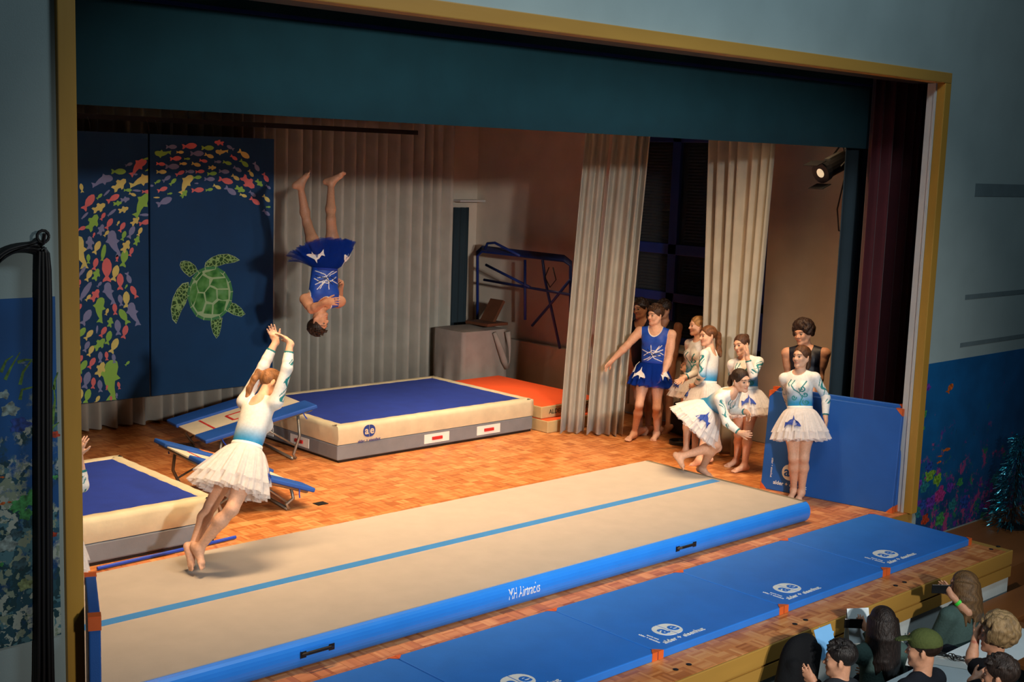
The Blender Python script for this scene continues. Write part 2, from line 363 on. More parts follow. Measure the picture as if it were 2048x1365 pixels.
# flat grey strips on the hall wall right of the opening
def wstrip(u0, u1, v, hh, k):
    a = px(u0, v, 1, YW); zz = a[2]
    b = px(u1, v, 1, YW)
    B((a[0], YW-.004, zz-hh/2), (b[0]+2.2, YW+.002, zz+hh/2)).build('trim_%d' % k, 'strip_grey', kind='structure')
wstrip(1950, 2048, 380, .13, 9); wstrip(1930, 2040, 595, .05, 10); wstrip(1920, 2040, 691, .045, 11)
# ================================================================== CURTAINS
rnd = random.Random(7)
def pleats(path, z0, z1, amp, wl, name, m, label, cat='curtain', gather=0, seed=1, amp_top=1.0, nz=10, solid=.006, per=10, flare=0, skew=0, fan=0):
    """pleated cloth along a floor path of (x, y) points"""
    rg = random.Random(seed); P = [np.array(p, float) for p in path]; L = sum(np.linalg.norm(P[i+1]-P[i]) for i in range(len(P)-1))
    xs = []; s = 0; ph = []; p_ = 0
    while s < L:
        wv = wl*rg.uniform(.65, 1.45); a = amp*rg.uniform(.6, 1.25)
        for k in range(per): ph.append((min(s+wv*k/per, L), (1-2*abs(math.cos(math.pi*k/per))**2.4)*a, rg.uniform(-.004, .004)))
        s += wv
    ph.append((L, 0, 0)); G = []
    def along(s):
        for i in range(len(P)-1):
            d = np.linalg.norm(P[i+1]-P[i])
            if s <= d or i == len(P)-2: t = (P[i+1]-P[i])/d; return P[i]+t*s, np.array([-t[1], t[0]])
            s -= d
    for k in range(nz+1):
        t = k/nz; z = z0+(z1-z0)*t; row = []; sq = 1-gather*math.sin(math.pi*min(1, t*1.15))+fan*t
        for j, (s_, o_, e) in enumerate(ph):
            c, n = along(L/2+(s_-L/2)*sq); aa = (1-t)+amp_top*t
            q = c+n*(o_*aa+e+flare*(1-t)*math.sin(3*s_/L))+RT[:2]*skew*t**1.2; row.append((q[0], q[1], z+(.012*math.sin(j*.35+seed) if k == 0 else 0)))
        G.append(row)
    return MB().grid(G).build(name, m, smooth=True, solid=solid, label=label, cat=cat)
pleats([(4.6, 14.3), (11.97, 14.3)], .03, 4.7, .12, .18, 'stage_curtain', 'curtain', 'long beige pleated curtain closing the back of the stage behind turtle panels', seed=3, nz=6)
pleats([(11.14, 11.02), (11.36, 10.82)], .02, 4.7, .06, .1, 'stage_curtain', 'curtain', 'narrow beige side curtain at the edge of the dark storage corner', seed=5, nz=16, amp_top=.8, skew=.22)
pleats([(11.36, 10.77), (11.55, 10.59), (11.7, 10.47)], .02, 4.7, .075, .11, 'stage_curtain', 'curtain', 'gathered beige side curtain gripped by the boy in blue', seed=6, nz=16, amp_top=.8, skew=.22)
pleats([(11.99, 9.4), (11.96, 9.1), (11.97, 8.76)], .02, 4.7, .08, .11, 'stage_curtain', 'curtain', 'beige side curtain hanging between the blue window and the bare wall', seed=9, nz=16, fan=.5, amp_top=1.0)
pleats([(11.42, 7.36), (12.6, 7.5)], .02, 5.3, .03, .3, 'side_drape', 'leg_blue', 'dark grey-blue cloth leg beside the spotlight', seed=11, nz=4)
pleats([(11.52, 7.14), (11.8, 7.08), (12.7, 7.1)], .02, 5.3, .05, .16, 'main_curtain', 'curtain_red', 'dark red main curtain drawn aside behind the right jamb', seed=13, nz=4)
v_ = MB(); G = []
for k in range(3): G.append([(2.2+i*.2, 7.21+.006*math.sin(i*1.1), (3.635, 4.0, 4.55)[k]) for i in range(53)])
va_ = v_.grid(G).build('valance', 'curtain_blue', smooth=True, solid=.01, label='wide teal-blue valance hanging across the top of the stage', cat='valance')
_z = px(1000, 84, 1, 7.2)[2]
B((2.3, 7.19, _z-.012), (12.6, 7.2, _z+.012)).build('seam', 'blue_frame', va_)
MB().tube([(2.2, 7.3, 4.58), (12.7, 7.3, 4.58)], .03).box((2.2, 7.16, 4.55), (12.7, 7.26, 4.62)).build('valance_rail', 'black_metal', label='black rail carrying the teal-blue valance', cat='rail')
rl = empty('curtain_rail', (8, 14.05, 3.7), 'dark horizontal rail above the turtle panels', 'rail')
B((4.6, 14.0, 3.70), (11.12, 14.06, 3.76)).build('rail_bar', 'black_metal', rl)
for u in (184, 302, 320, 432, 540):
    p = px(u, 240, 1, 13.88); MB().tube([(p[0], 14.0, 3.72), (p[0], 13.95, 3.66), (p[0], 13.93, 3.57)], .004, 5).build('hanger_wire', 'steel', rl)
# ================================================================== PAINTED PANELS
YP = 13.88
xsm = px(300, 600, 1, YP)[0]; zb = .44
pa = empty('backdrop_panel', (5.9, YP, zb), 'navy hanging panel painted with a crowd of colourful fish, left of the seam', 'panel')
pb = empty('backdrop_panel', (7.9, YP, zb), 'navy hanging panel painted with a green sea turtle', 'panel')
B((4.95, YP, zb), (xsm-.012, YP+.03, 3.56)).build('board', 'panel_navy', pa)
B((xsm+.012, YP, zb), (8.72, YP+.03, 3.56)).build('board', 'panel_navy', pb)
for k, c in (('G', S(140, 148, 190)), ('R', S(240, 126, 126)), ('Y', S(236, 222, 128)), ('L', S(152, 208, 92))): mat('fish_'+k, c, .85, .06)
SHAPES = {
 'f': [(.5, 0), (.42, .11), (.25, .19), (.02, .2), (-.15, .13), (-.26, .06), (-.4, .16), (-.5, .17), (-.44, 0), (-.5, -.17), (-.4, -.16), (-.26, -.06), (-.15, -.13), (.02, -.2), (.25, -.19), (.42, -.11)],
 'e': [(.5, 0), (.4, .08), (.1, .13), (-.2, .11), (-.38, .05), (-.5, .1), (-.46, 0), (-.5, -.1), (-.38, -.05), (-.2, -.11), (.1, -.13), (.4, -.08)],
 's': [(.5, .02), (.4, .14), (.2, .16), (.12, .3), (-.02, .28), (-.05, .16), (-.2, .12), (-.34, .22), (-.46, .2), (-.38, 0), (-.5, -.16), (-.36, -.2), (-.2, -.12), (-.05, -.17), (-.08, -.3), (.06, -.3), (.2, -.17), (.4, -.13)],
 'w': [(.5,-.02),(.47,.08),(.38,.16),(.22,.19),(.12,.29),(.05,.18),(-.1,.12),(-.24,.03),(-.33,-.05),(-.42,-.0),(-.5,.04),(-.47,-.08),(-.5,-.22),(-.41,-.18),(-.3,-.16),(-.16,-.12),(0,-.11),(.08,-.23),(.16,-.13),(.34,-.14),(.46,-.1)]}
F1 = '''105 560 60 100 Yf,150 650 120 55 Rf,235 512 140 15 Gw,340 455 95 0 Lf,405 410 50 20 Gf,460 425 140 40 Rw,520 373 55 10 Le,530 443 50 20 Le,445 473 30 0 Gf,345 540 110 40 Ys,480 515 150 12 Yw,545 545 35 0 Gf,620 340 105 175 Lw,675 298 70 0 Gf,790 293 95 5 Rf,730 332 48 0 Yf,905 305 80 0 Lf,978 272 62 170 Rs,1050 303 52 150 Gf,995 330 80 175 Yw,838 340 88 0 Gf,915 355 62 -20 Yf,1135 345 85 -35 Yf,1072 367 52 -35 Rf,702 372 75 5 Rf,775 374 38 0 Lf,878 387 52 -10 Rf,970 393 45 0 Gf,1030 400 58 -15 Lf,1137 403 68 -40 Lf,1215 425 65 -60 Gf,607 407 58 -5 Rf,680 423 90 0 Gf,750 405 48 0 Yf,832 410 60 -15 Yf,933 430 52 0 Ys,1095 440 60 -30 Gf,1010 455 68 -5 Gf,612 457 66 0 Yf,730 465 62 25 Rf,793 455 58 0 Gf,856 455 58 5 Rf,933 468 62 5 Lf,1180 467 52 -55 Yf,1273 493 65 -60 Rf,588 520 45 30 Lf,645 500 62 35 Gf,685 520 58 45 Lf,765 535 140 52 Yw,838 492 58 5 Lf,917 503 68 0 Gf,1020 513 95 -15 Rf,1082 493 58 -35 Yf,1160 522 110 -45 Rs,1233 528 60 -45 Ls,1290 553 40 -40 Gf,618 568 68 20 Rf,835 530 24 0 Gf,842 572 80 5 Rf,915 570 48 10 Lf,965 552 55 -25 Yf,1050 577 85 -35 Gf,1110 567 68 -25 Ls,1190 597 52 -40 Gf,1132 607 48 -20 Yf,1205 643 75 -35 Rf,1278 627 60 -45 Yf,1290 680 30 0 Lf,1278 717 55 -40 Gf,755 597 60 50 Ls,665 595 32 10 Lf,630 645 105 25 Gf,582 620 40 0 Ye,265 590 55 45 Ge,218 613 48 45 Lf,305 625 90 30 Rf,398 573 52 0 Lf,455 576 55 -5 Ge,518 583 62 0 Rf,428 600 48 -20 Yf,332 657 58 10 Ls,380 633 62 10 Gs,215 685 95 30 Ys,370 697 70 20 Ys,485 665 175 50 Lw,297 715 70 40 Ge,240 740 55 60 Rf,125 735 60 45 Ge,175 780 120 60 Ls,507 730 70 0 Ge,445 770 72 45 Ys,507 778 80 15 Rf,280 787 80 60 Rf,337 783 34 60 Yf,362 808 70 60 Rf,105 817 60 20 Rf,228 825 75 70 Gs,262 848 48 50 Yf,420 840 85 65 Gf,475 837 60 65 Yf,183 858 34 70 Rf,310 915 175 100 Gw,372 863 65 70 Lf,455 895 65 70 Ls,157 910 90 90 Gs,202 937 90 65 Yf,243 970 110 80 Le,385 930 88 60 Ys,420 965 60 70 Rf,148 1010 62 90 Lf,330 1005 45 85 Rf,375 1005 115 80 Lf,192 1043 80 75 Rf,265 1080 155 90 Rf,318 1100 105 75 Yf,108 1090 80 55 Ge,150 1115 80 65 Yf,198 1110 82 70 Ls,350 1155 108 90 Rf,403 1130 75 -70 Gf,90 1165 50 80 Rf,388 1185 30 60 Lf,130 1215 140 58 Ge,218 1172 44 50 Gf,437 1220 85 115 Rf,280 1230 145 100 Gw,95 970 210 95 Yw'''
F2 = '''205 310 95 58 Rs,158 327 55 50 Yf,418 340 115 90 Yf,378 345 80 100 Gf,235 410 175 80 Lw,466 440 165 102 Gw,97 395 60 65 Rf,145 460 120 60 Gf,285 423 50 70 Yf,340 405 80 95 Rf,402 455 118 120 Lf,308 495 72 80 Ls,360 530 108 95 Gf,408 560 95 75 Rf,218 543 55 85 Ge,110 570 95 55 Lf,162 580 85 50 Yf,260 560 80 60 Rf,297 600 98 75 Lf,235 645 105 45 Ls,335 655 112 65 Yf,92 680 68 80 Yf,147 660 80 65 Gf,175 690 80 65 Yf,240 733 78 90 Gf,283 725 62 95 Rf,332 742 66 98 Gf,100 752 75 60 Rf,122 797 100 60 Lf,183 773 85 60 Rf,425 775 42 45 Lf,242 815 108 65 Ys,95 900 88 80 Rf,147 890 120 75 Gf,192 910 78 85 Rf,238 930 85 95 Gf,310 890 285 82 Lw,285 940 36 80 Rf,367 927 52 100 Rf,352 995 38 90 Gf,103 997 95 80 Yf,152 1000 105 75 Lf,220 1022 60 60 Yf,313 1018 42 90 Rf'''
for src, ox, oy, sc_ in ((F1, 130, 200, .315), (F2, 130, 500, .2931)):
    for ki, it in enumerate(src.split(',')):
        a = it.split(); cx_, cy_, ln, an = (float(q) for q in a[:4]); c_, kd = a[4][0], a[4][1]
        ca, sa = math.cos(math.radians(an)), math.sin(math.radians(an)); pts = []
        for (x, y) in SHAPES[kd]:
            U = cx_+ln*(x*ca-y*sa); W = cy_-ln*(x*sa+y*ca); p = px(ox+U*sc_, oy+W*sc_, 1, YP); p[2] = max(p[2], zb+.004); pts.append(p)
        par = pa if px(ox+cx_*sc_, oy+cy_*sc_, 1, YP)[0] < xsm else pb
        mx_ = xsm-.015
        if par is pa: pts = [V3(min(p[0], mx_), p[1], p[2]) for p in pts]
        else: pts = [V3(max(p[0], xsm+.015), p[1], p[2]) for p in pts]
        MB().prism(pts, (0, -.002-.0005*(ki % 9), 0)).build('painted_fish', 'fish_'+c_, par)
mat('turtle_line', S(170, 200, 150), .85, .05); mat('turtle_rim', S(70, 140, 84), .85, .15, 12)
N = NT('turtle_scute'); tc = N.n('ShaderNodeTexCoord'); no = N.n('ShaderNodeTexNoise'); no.inputs['Scale'].default_value = 7; N.l(tc.outputs['Object'], no.inputs['Vector'])
N.l(N.ramp(no.outputs[0], [(.35, S(30, 106, 40)), (.5, S(82, 150, 70)), (.68, S(112, 170, 104))]), N.b.inputs['Base Color']); N.b.inputs['Roughness'].default_value = .85; MATS['turtle_scute'] = N.m
N = NT('turtle_skin'); tc = N.n('ShaderNodeTexCoord'); vo = N.n('ShaderNodeTexVoronoi', feature='DISTANCE_TO_EDGE'); vo.inputs['Scale'].default_value = 22; N.l(tc.outputs['Object'], vo.inputs['Vector'])
N.l(N.ramp(vo.outputs[0], [(.05, S(150, 190, 116)), (.12, S(44, 84, 40))]), N.b.inputs['Base Color']); N.b.inputs['Roughness'].default_value = .85; MATS['turtle_skin'] = N.m
def pp(lst, y): return [px(130+.2931*a, 500+.2931*b, 1, y) for a, b in lst]
def shrink(lst, k):
    c = np.mean(lst, 0); return [c+(np.array(p)-c)*k for p in lst]
SHELL = [(842,250),(868,190),(905,142),(955,118),(1030,112),(1090,150),(1130,215),(1146,285),(1138,350),(1108,420),(1060,465),(1000,484),(945,480),(895,455),(855,395),(832,315)]
sh = MB().prism(pp(SHELL, YP), (0, -.003, 0)).build('painted_turtle', 'turtle_rim', pb)
MB().prism(pp(shrink(SHELL, .9), YP-.003), (0, -.002, 0)).build('shell_field', 'turtle_line', sh)
for s_ in ([(950,158),(1038,130),(1085,182),(1005,188),(972,178)], [(905,215),(938,172),(985,200),(982,245),(950,290),(915,287),(897,240)], [(990,240),(1010,200),(1098,192),(1112,262),(1040,265),(1020,250)],
           [(955,290),(990,252),(1030,270),(1035,335),(1005,362),(965,350)], [(1042,272),(1115,272),(1115,338),(1075,345),(1042,332)], [(905,295),(945,297),(957,355),(935,420),(905,425),(880,385)],
           [(1015,375),(1050,345),(1100,350),(1085,420),(1055,440),(1010,440)], [(965,370),(1005,372),(1000,440),(945,435)], [(868,235),(892,222),(905,285),(890,345),(870,380),(845,310)], [(880,205),(935,145),(940,162),(898,212)]):
    MB().prism(pp(shrink(s_, .985), YP-.005), (0, -.002, 0)).build('scute', 'turtle_scute', sh)
for k in range(16):
    a = np.array(SHELL[k]); b = np.array(SHELL[(k+1) % 16]); c = np.mean(SHELL, 0); q = a; r_ = c+(a-c)*.9; t_ = nrm(b-a)*2.6
    MB().prism(pp([q-t_, q+t_, r_+t_, r_-t_], YP-.003), (0, -.002, 0)).build('rim_line', 'turtle_line', sh)
for nm, s_ in (('flipper', [(958,112),(965,85),(1000,55),(1050,34),(1110,30),(1155,48),(1186,70),(1150,86),(1090,95),(1020,118)]), ('flipper', [(840,228),(800,236),(765,275),(738,330),(725,400),(735,470),(760,497),(778,450),(795,410),(822,365),(838,312)]),
               ('flipper', [(1128,360),(1165,370),(1200,398),(1227,437),(1200,455),(1150,442),(1108,418)]), ('flipper', [(995,478),(998,520),(1012,570),(1033,602),(1050,580),(1062,535),(1072,468)]), ('head', [(786,105),(792,84),(815,76),(850,82),(885,108),(902,142),(875,165),(850,182),(815,155),(795,130)])):
    MB().prism(pp(s_, YP), (0, -.0025, 0)).build(nm, 'turtle_skin', sh)
    MB().prism(pp(shrink(s_, 1.06), YP), (0, -.0015, 0)).build('outline', 'turtle_line', sh)
# ================================================================== MATS
def air_track():
    x0, x1, y0, y1, h = .35, 10.314, 6.76, 8.86, .2
    e = empty('air_track', ((x0+x1)/2, (y0+y1)/2, 0), 'long inflated tumbling track with beige top and bright blue sides', 'tumbling track')
    r = h/2; prof = []
    for k in range(17):
        a = math.pi*k/16-math.pi/2; prof.append((y0+.0-.06*math.cos(a)+.06, r+r*math.sin(a)))
    b = MB()
    sec = [(y0+.05-.075*math.cos(math.pi*k/12-math.pi/2), r+r*math.sin(math.pi*k/12-math.pi/2)) for k in range(13)]      # front bulge, bottom to top
    bk = [(y1-.05+.075*math.cos(math.pi/2-math.pi*k/12), r+r*math.sin(math.pi/2-math.pi*k/12)) for k in range(13)]
    sec = sec+bk; G = [[(x, y, z) for (y, z) in sec+[sec[0]]] for x in (x0, x0+.03, (x0+x1)/2, x1-.03, x1)]
    b.grid(np.array(G)); n = len(sec)+1
    b.add([G[-1][i] for i in range(n-1)], [tuple(range(n-1))[::-1]]); b.add([G[0][i] for i in range(n-1)], [tuple(range(n-1))])
    b.build('side_tube', 'air_blue', e, smooth=False, bevel=.004)
    B((x0+.02, y0+.035, h-.004), (x1-.05, y1-.03, h+.004)).build('top_sheet', 'air_top', e)
    B((x1-.05, y0+.035, h-.004), (x1-.005, y1-.03, h+.0045)).build('edge_band', 'air_edge', e)
    ym_ = (y0+y1)/2+.02
    B((x0+.1, ym_-.05, h+.002), (px(1443, 964.5, 2, h)[0], ym_+.05, h+.006)).build('centre_stripe', 'air_line', e)
    for u in (635, 1372):
        p = px(u, 1304 if u == 635 else 1100, 1, y0-.03); hx, hz = p[0], .115
        q = B((hx-.13, y0-.030, hz-.03), (hx+.13, y0-.024, hz+.03)).build('handle_patch', 'air_blue', e)
        MB().tube([(hx-.12, y0-.03, hz), (hx-.09, y0-.055, hz+.01), (hx+.09, y0-.055, hz+.01), (hx+.12, y0-.03, hz)], .012, 6).box((hx-.135, y0-.034, hz-.022), (hx-.09, y0-.028, hz+.022)).box((hx+.09, y0-.034, hz-.022), (hx+.135, y0-.028, hz+.022)).build('carry_handle', 'cable_black', e)
    p = px(1050, 1180, 1, y0-.03)
    def wr(W, zz):
        W = W.copy(); W[:, 1] = y0+.05-.075*np.sqrt(np.clip(1-((W[:, 2]-r)/r)**2, 0, 1))-.0015-.0015*(zz > 0); return W
    text('lettering', 'MH Airtracks', (p[0], y0-.026, .085), EX*.52, EZ, .115, 'white_print', e, shear=.2, fat=.0, warp=wr)
    return e
air_track()
def floor_mat(x0, x1, y0, y1, label, logos=True, h=.06):
    e = empty('gym_mat', ((x0+x1)/2, (y0+y1)/2, 0), label, 'mat', group='blue mats in a row along the stage edge')
    g = .004
    B((x0+g, y0, 0), (x1-g, y1, h)).build('pad', 'mat_blue', e, bevel=.008)
    for cx_, cy_, sx_, sy_ in ((x0+g, y0, 1, 1), (x1-g, y0, -1, 1), (x0+g, y1, 1, -1), (x1-g, y1, -1, -1)):
        c = .055; z = h+.002; o = .002
        pts = [(cx_-sx_*o, cy_-sy_*o, z), (cx_+sx_*c, cy_-sy_*o, z), (cx_+sx_*c*.55, cy_+sy_*c*.5, z), (cx_-sx_*o, cy_+sy_*c, z)]
        b = MB().prism(pts, (0, 0, .002)).box((min(cx_, cx_+sx_*c), cy_-.003 if sy_ > 0 else cy_-.001, .002), (max(cx_, cx_+sx_*c), cy_+.001 if sy_ > 0 else cy_+.003, h+.003))
        b.build('corner_patch', 'orange_vinyl', e)
    if logos:
        c = V3(x0+.38, y0+.24, h); logo(e, c, EX, EY, .1, 'white_print', 'mat_blue')
        text('lettering', 'alder + eisenhut', (x0+.13, y0+.2, h), -EY, EX, .03, 'white_print', e)
        text('lettering', 'sports mats', (x0+.17, y0+.2, h), -EY, EX, .024, 'white_print', e)
    return e
LM = 1.481; XM = 10.938
for i, lb in enumerate(('blue gym mat at the right end of the row on the stage edge', 'second blue gym mat from the right in the stage-edge row', 'third blue gym mat from the right in the stage-edge row', 'fourth blue gym mat from the right in the stage-edge row, cut by the frame', 'fifth blue gym mat in the stage-edge row, nearest the left post')):
    floor_mat(XM-(i+1)*LM, XM-i*LM, 5.386, 6.442, lb)
def lean_mat(a, b, top, label, side, logos, th=.06, dz=0):
    """mat leaning on edge: bottom edge from a to b, top reached by vector top"""
    a, b, top = (np.asarray(q, float) for q in (a, b, top)); ex = nrm(b-a); ey = nrm(top); n = np.cross(ex, ey)*side; L = np.linalg.norm(b-a); H_ = np.linalg.norm(top)
    e = empty('gym_mat', (a+b)/2+n*-.0, label, 'mat'); c = (a+b)/2+top/2-n*th/2
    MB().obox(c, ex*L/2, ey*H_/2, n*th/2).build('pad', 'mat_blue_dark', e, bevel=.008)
    for sx_ in (-1, 1):
        for sy_ in (-1, 1):
            k = (a+b)/2+top/2+ex*sx_*L/2+ey*sy_*H_/2; o = .003; d = .07
            MB().prism([k+n*o+ex*sx_*o+ey*sy_*o, k+n*o-ex*sx_*d+ey*sy_*o, k+n*o-ex*sx_*d*.5-ey*sy_*d*.5, k+n*o+ex*sx_*o-ey*sy_*d], -n*.005).obox(k+ey*sy_*.001-ex*sx_*d/2-n*th/2, ex*d/2, ey*.003, n*(th/2+.003)).obox(k+ex*sx_*.001-ey*sy_*d/2-n*th/2, ex*.003, ey*d/2, n*(th/2+.003)).build('corner_patch', 'orange_vinyl', e)
    if logos:
        logo(e, a+ex*.33+ey*.22, ex, ey, .085, 'white_print', 'mat_blue_dark')
        text('lettering', 'alder + eisenhut', a+ex*.1+ey*.24, -ey, ex, .032, 'white_print', e)
    return e
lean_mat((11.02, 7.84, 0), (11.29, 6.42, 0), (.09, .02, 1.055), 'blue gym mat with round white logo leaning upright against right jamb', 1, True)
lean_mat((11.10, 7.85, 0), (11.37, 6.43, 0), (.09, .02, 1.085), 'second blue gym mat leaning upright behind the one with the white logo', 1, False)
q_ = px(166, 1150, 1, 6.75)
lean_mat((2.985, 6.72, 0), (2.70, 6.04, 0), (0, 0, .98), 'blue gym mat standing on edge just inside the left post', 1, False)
def crash_mat(x0, x1, y0, y1, h, label, logo_on, wear=0):
    e = empty('crash_mat', ((x0+x1)/2, (y0+y1)/2, 0), label, 'crash mat'); hs = h*.47
    rg = random.Random(int(x0*10))
    B((x0, y0, .025), (x1, y1, hs)).build('lower_block', 'mat_grey', e, bevel=.015)
    # upper casing with puckered canvas edge
    b = MB(); nx = 46
    def ring(z, off, pk):
        P = []
        for (ax, ay, bx, by, n) in ((x0, y0, x1, y0, nx), (x1, y0, x1, y1, 30), (x1, y1, x0, y1, nx), (x0, y1, x0, y0, 30)):
            for k in range(n):
                t = k/n; d = pk*(math.sin(k*1.9+z*30)+.6*math.sin(k*.83)); nxv = np.array([by-ay, ax-bx]); nxv = nxv/np.linalg.norm(nxv)
                P.append((ax+(bx-ax)*t+nxv[0]*(off+d), ay+(by-ay)*t+nxv[1]*(off+d), z))
        return P
    R_ = [ring(hs+.004, 0, .001), ring(hs+(h-hs)*.35, .012, .004), ring(h-.05, .012, .005), ring(h-.012, .002, .004), ring(h, -.03, .004), ring(h-.002, -.1, .006), ring(h-.012, -.115, .004)]
    for r_ in R_: r_.append(r_[0])
    b.grid(np.array(R_).transpose(1, 0, 2), flip=True); b.build('casing', 'canvas_beige', e, smooth=True)
    rr = np.array(ring(h-.010, -.11, .005))
    b = MB(); c = rr.mean(0); b.add(list(rr)+[c+V3(0, 0, .004)], [(i, (i+1) % len(rr), len(rr)) for i in range(len(rr))]); b.build('velour_top', 'velour_blue', e)
    hd = [(x0+1.42, y0, 0), (x0+2.24, y0, 0), (x0, y0+.75, 1), (x0, y0+1.5, 1)] if logo_on else [(x0+1.5, y0, 0), (x0+.6, y0, 0)]
    for hx, hy, sd in hd:
        a = EX if sd == 0 else EY; n = V3(0, -1, 0) if sd == 0 else V3(-1, 0, 0); c = V3(hx, hy, hs*.58)
        p = MB().obox(c+n*.003, a*.19, EZ*.055, n*.003).build('handle_patch', 'white_print', e)
        MB().obox(c+n*.014, a*.075, EZ*.018, n*.008).build('handle_strap', 'red_print', p)
    if logo_on: logo(e, (x0+.42, y0-.016, hs+.125), EX, EZ, .07, 'blue_print', 'canvas_beige')
    B((x0+.02, y0+.01, 0), (x1-.02, y1-.01, .025)).build('base_sheet', 'cable_black', e)
    return e
crash_mat(7.95, 10.94, 11.314, 13.318, .42, 'thick blue-topped crash mat with round logo in front of orange mats', True)
crash_mat(2.56, 5.45, 9.565, 11.469, .41, 'thick blue-topped crash mat cut off by the left post', False)
mat('tube_blue', S(20, 70, 190), .5)
MB().tube([(4.3, 9.44, .02), (5.3, 9.5, .02), (5.62, 9.53, .02)], .015, 6).build('floor_strap', 'tube_blue', label='thin blue strap on the floor along the left crash mat', cat='strap')
def orange_mat(x0, x1, y0, y1, z, label, letters):
    e = empty('landing_mat', ((x0+x1)/2, (y0+y1)/2, z), label, 'mat')
    B((x0, y0, z), (x1, y1, z+.155)).build('casing', 'canvas_tan', e, bevel=.012)
    B((x0+.01, y0+.01, z+.15), (x1-.01, y1-.01, z+.162)).build('orange_cover', 'orange_top', e, bevel=.004)
    if letters: text('lettering', 'ALDER & EISENHUT', ((x0+x1)/2-.05, y0-.002, z+.05), EX, EZ, .085, 'dark_print', e)
orange_mat(11.0, 12.08, 11.1, 13.1, 0, 'lower orange-topped landing mat beside the crash mat', False)
orange_mat(11.0, 12.1, 11.22, 13.25, .165, 'upper orange-topped landing mat with lettering on its tan edge', True)
# ================================================================== TRAMPOLINES
def trampoline(A, Bp, C, label, legs_z, far):
    A, Bp, C = (np.asarray(q, float) for q in (A, Bp, C)); D = A+C-Bp; ex = nrm(C-Bp); ey = nrm(A-Bp); ey = nrm(ey-ex*(ex @ ey)); n = np.cross(ex, ey)
    Lx = np.linalg.norm(C-Bp); Ly = np.linalg.norm(A-Bp); W = lambda x, y, z=0: Bp+ex*x+ey*y+n*z
    c0 = (A+Bp+C+D)/4; e = empty('mini_trampoline', (c0[0], c0[1], 0), label, 'trampoline')
    MB().tube([W(.03, .03, -.03), W(Lx-.03, .03, -.03), W(Lx-.03, Ly-.03, -.03), W(.03, Ly-.03, -.03)], .02, 8, closed=True).build('frame', 'steel', e, smooth=True)
    pw = .3
    for y0, y1 in ((-.03, pw), (Ly-pw, Ly+.03)):
        p = MB().obox(W(Lx/2, (y0+y1)/2, .0), ex*(Lx/2+.03), ey*(y1-y0)/2, n*.022).build('edge_pad', 'tramp_blue', e, bevel=.012)
        yo = y0 if y0 < 0 else y1
        for t in (.12, .5, .88): MB().tube([W(Lx*t, yo, -.02), W(Lx*t+.01, yo, -.06), W(Lx*t+.03, yo+.005, -.1)], .007, 5).build('tie_strap', 'tube_blue', p)
    MB().obox(W(Lx/2, Ly/2, -.012), ex*(Lx/2-.0), ey*(Ly/2-pw), n*.006).build('jump_bed', 'bed_white', e)
    for t in (.18, .82):
        b = MB()
        for k in range(12):
            q = W(Lx*t, pw+.05+(Ly-2*pw-.1)*k/11, -.004); b.obox(q, ex*.012, ey*.016, n*.002)
        b.build('bed_mark', 'red_print', e, kind='stuff')
    b = MB()
    for s_ in (-1, 1): b.obox(W(Lx/2, Ly/2, -.004)+ex*s_*.14, ex*.014, ey*.12, n*.002).obox(W(Lx/2, Ly/2, -.004)+ey*s_*.12, ex*.14, ey*.014, n*.002)
    b.build('bed_cross', 'red_print', e)
    if not far: MB().obox(W(Lx*.55, Ly-.1, .024), ex*.2, ey*.05, n*.002).build('pad_label', 'orange_label', e)
    for x in (.18, Lx-.18):        # a U-shaped leg loop at each end
        for y in (.06, Ly-.06):
            top = W(x, y, -.04); z0 = .018; ft = V3(*top[:2], z0)+V3(*(ex[:2]*(.05 if x < .5 else -.05)), 0)
            mid = (top+ft)/2+V3(*(ex[:2]*(-.05 if x < .5 else .05)), 0)
            MB().tube([top, mid, ft+V3(0, 0, .05), ft+V3(*(ex[:2]*.03), 0)], .017, 7).build('leg', 'steel', e, smooth=True)
            br = V3(*W(Lx/2, y, -.04)); MB().tube([ft+(top-ft)*.3, br], .011, 6).build('brace', 'steel', e, smooth=True)
        f0 = W(x, .06); f1 = W(x, Ly-.06); o_ = V3(*(ex[:2]*(.05 if x < .5 else -.05)), 0)
        MB().tube([V3(f0[0], f0[1], .018)+o_, V3(f1[0], f1[1], .018)+o_], .017, 7).build('floor_bar', 'steel', e, smooth=True)
trampoline((5.64, 11.37, .58), (5.62, 10.11, .57), (6.68, 9.93, .2), 'blue mini trampoline tilted beside the left crash mat, nearest the camera', .2, False)
trampoline((6.72, 13.0, .30), (6.62, 11.81, .33), (7.84, 11.62, .6), 'blue mini trampoline at the back, tilted against the logo crash mat', .2, True)
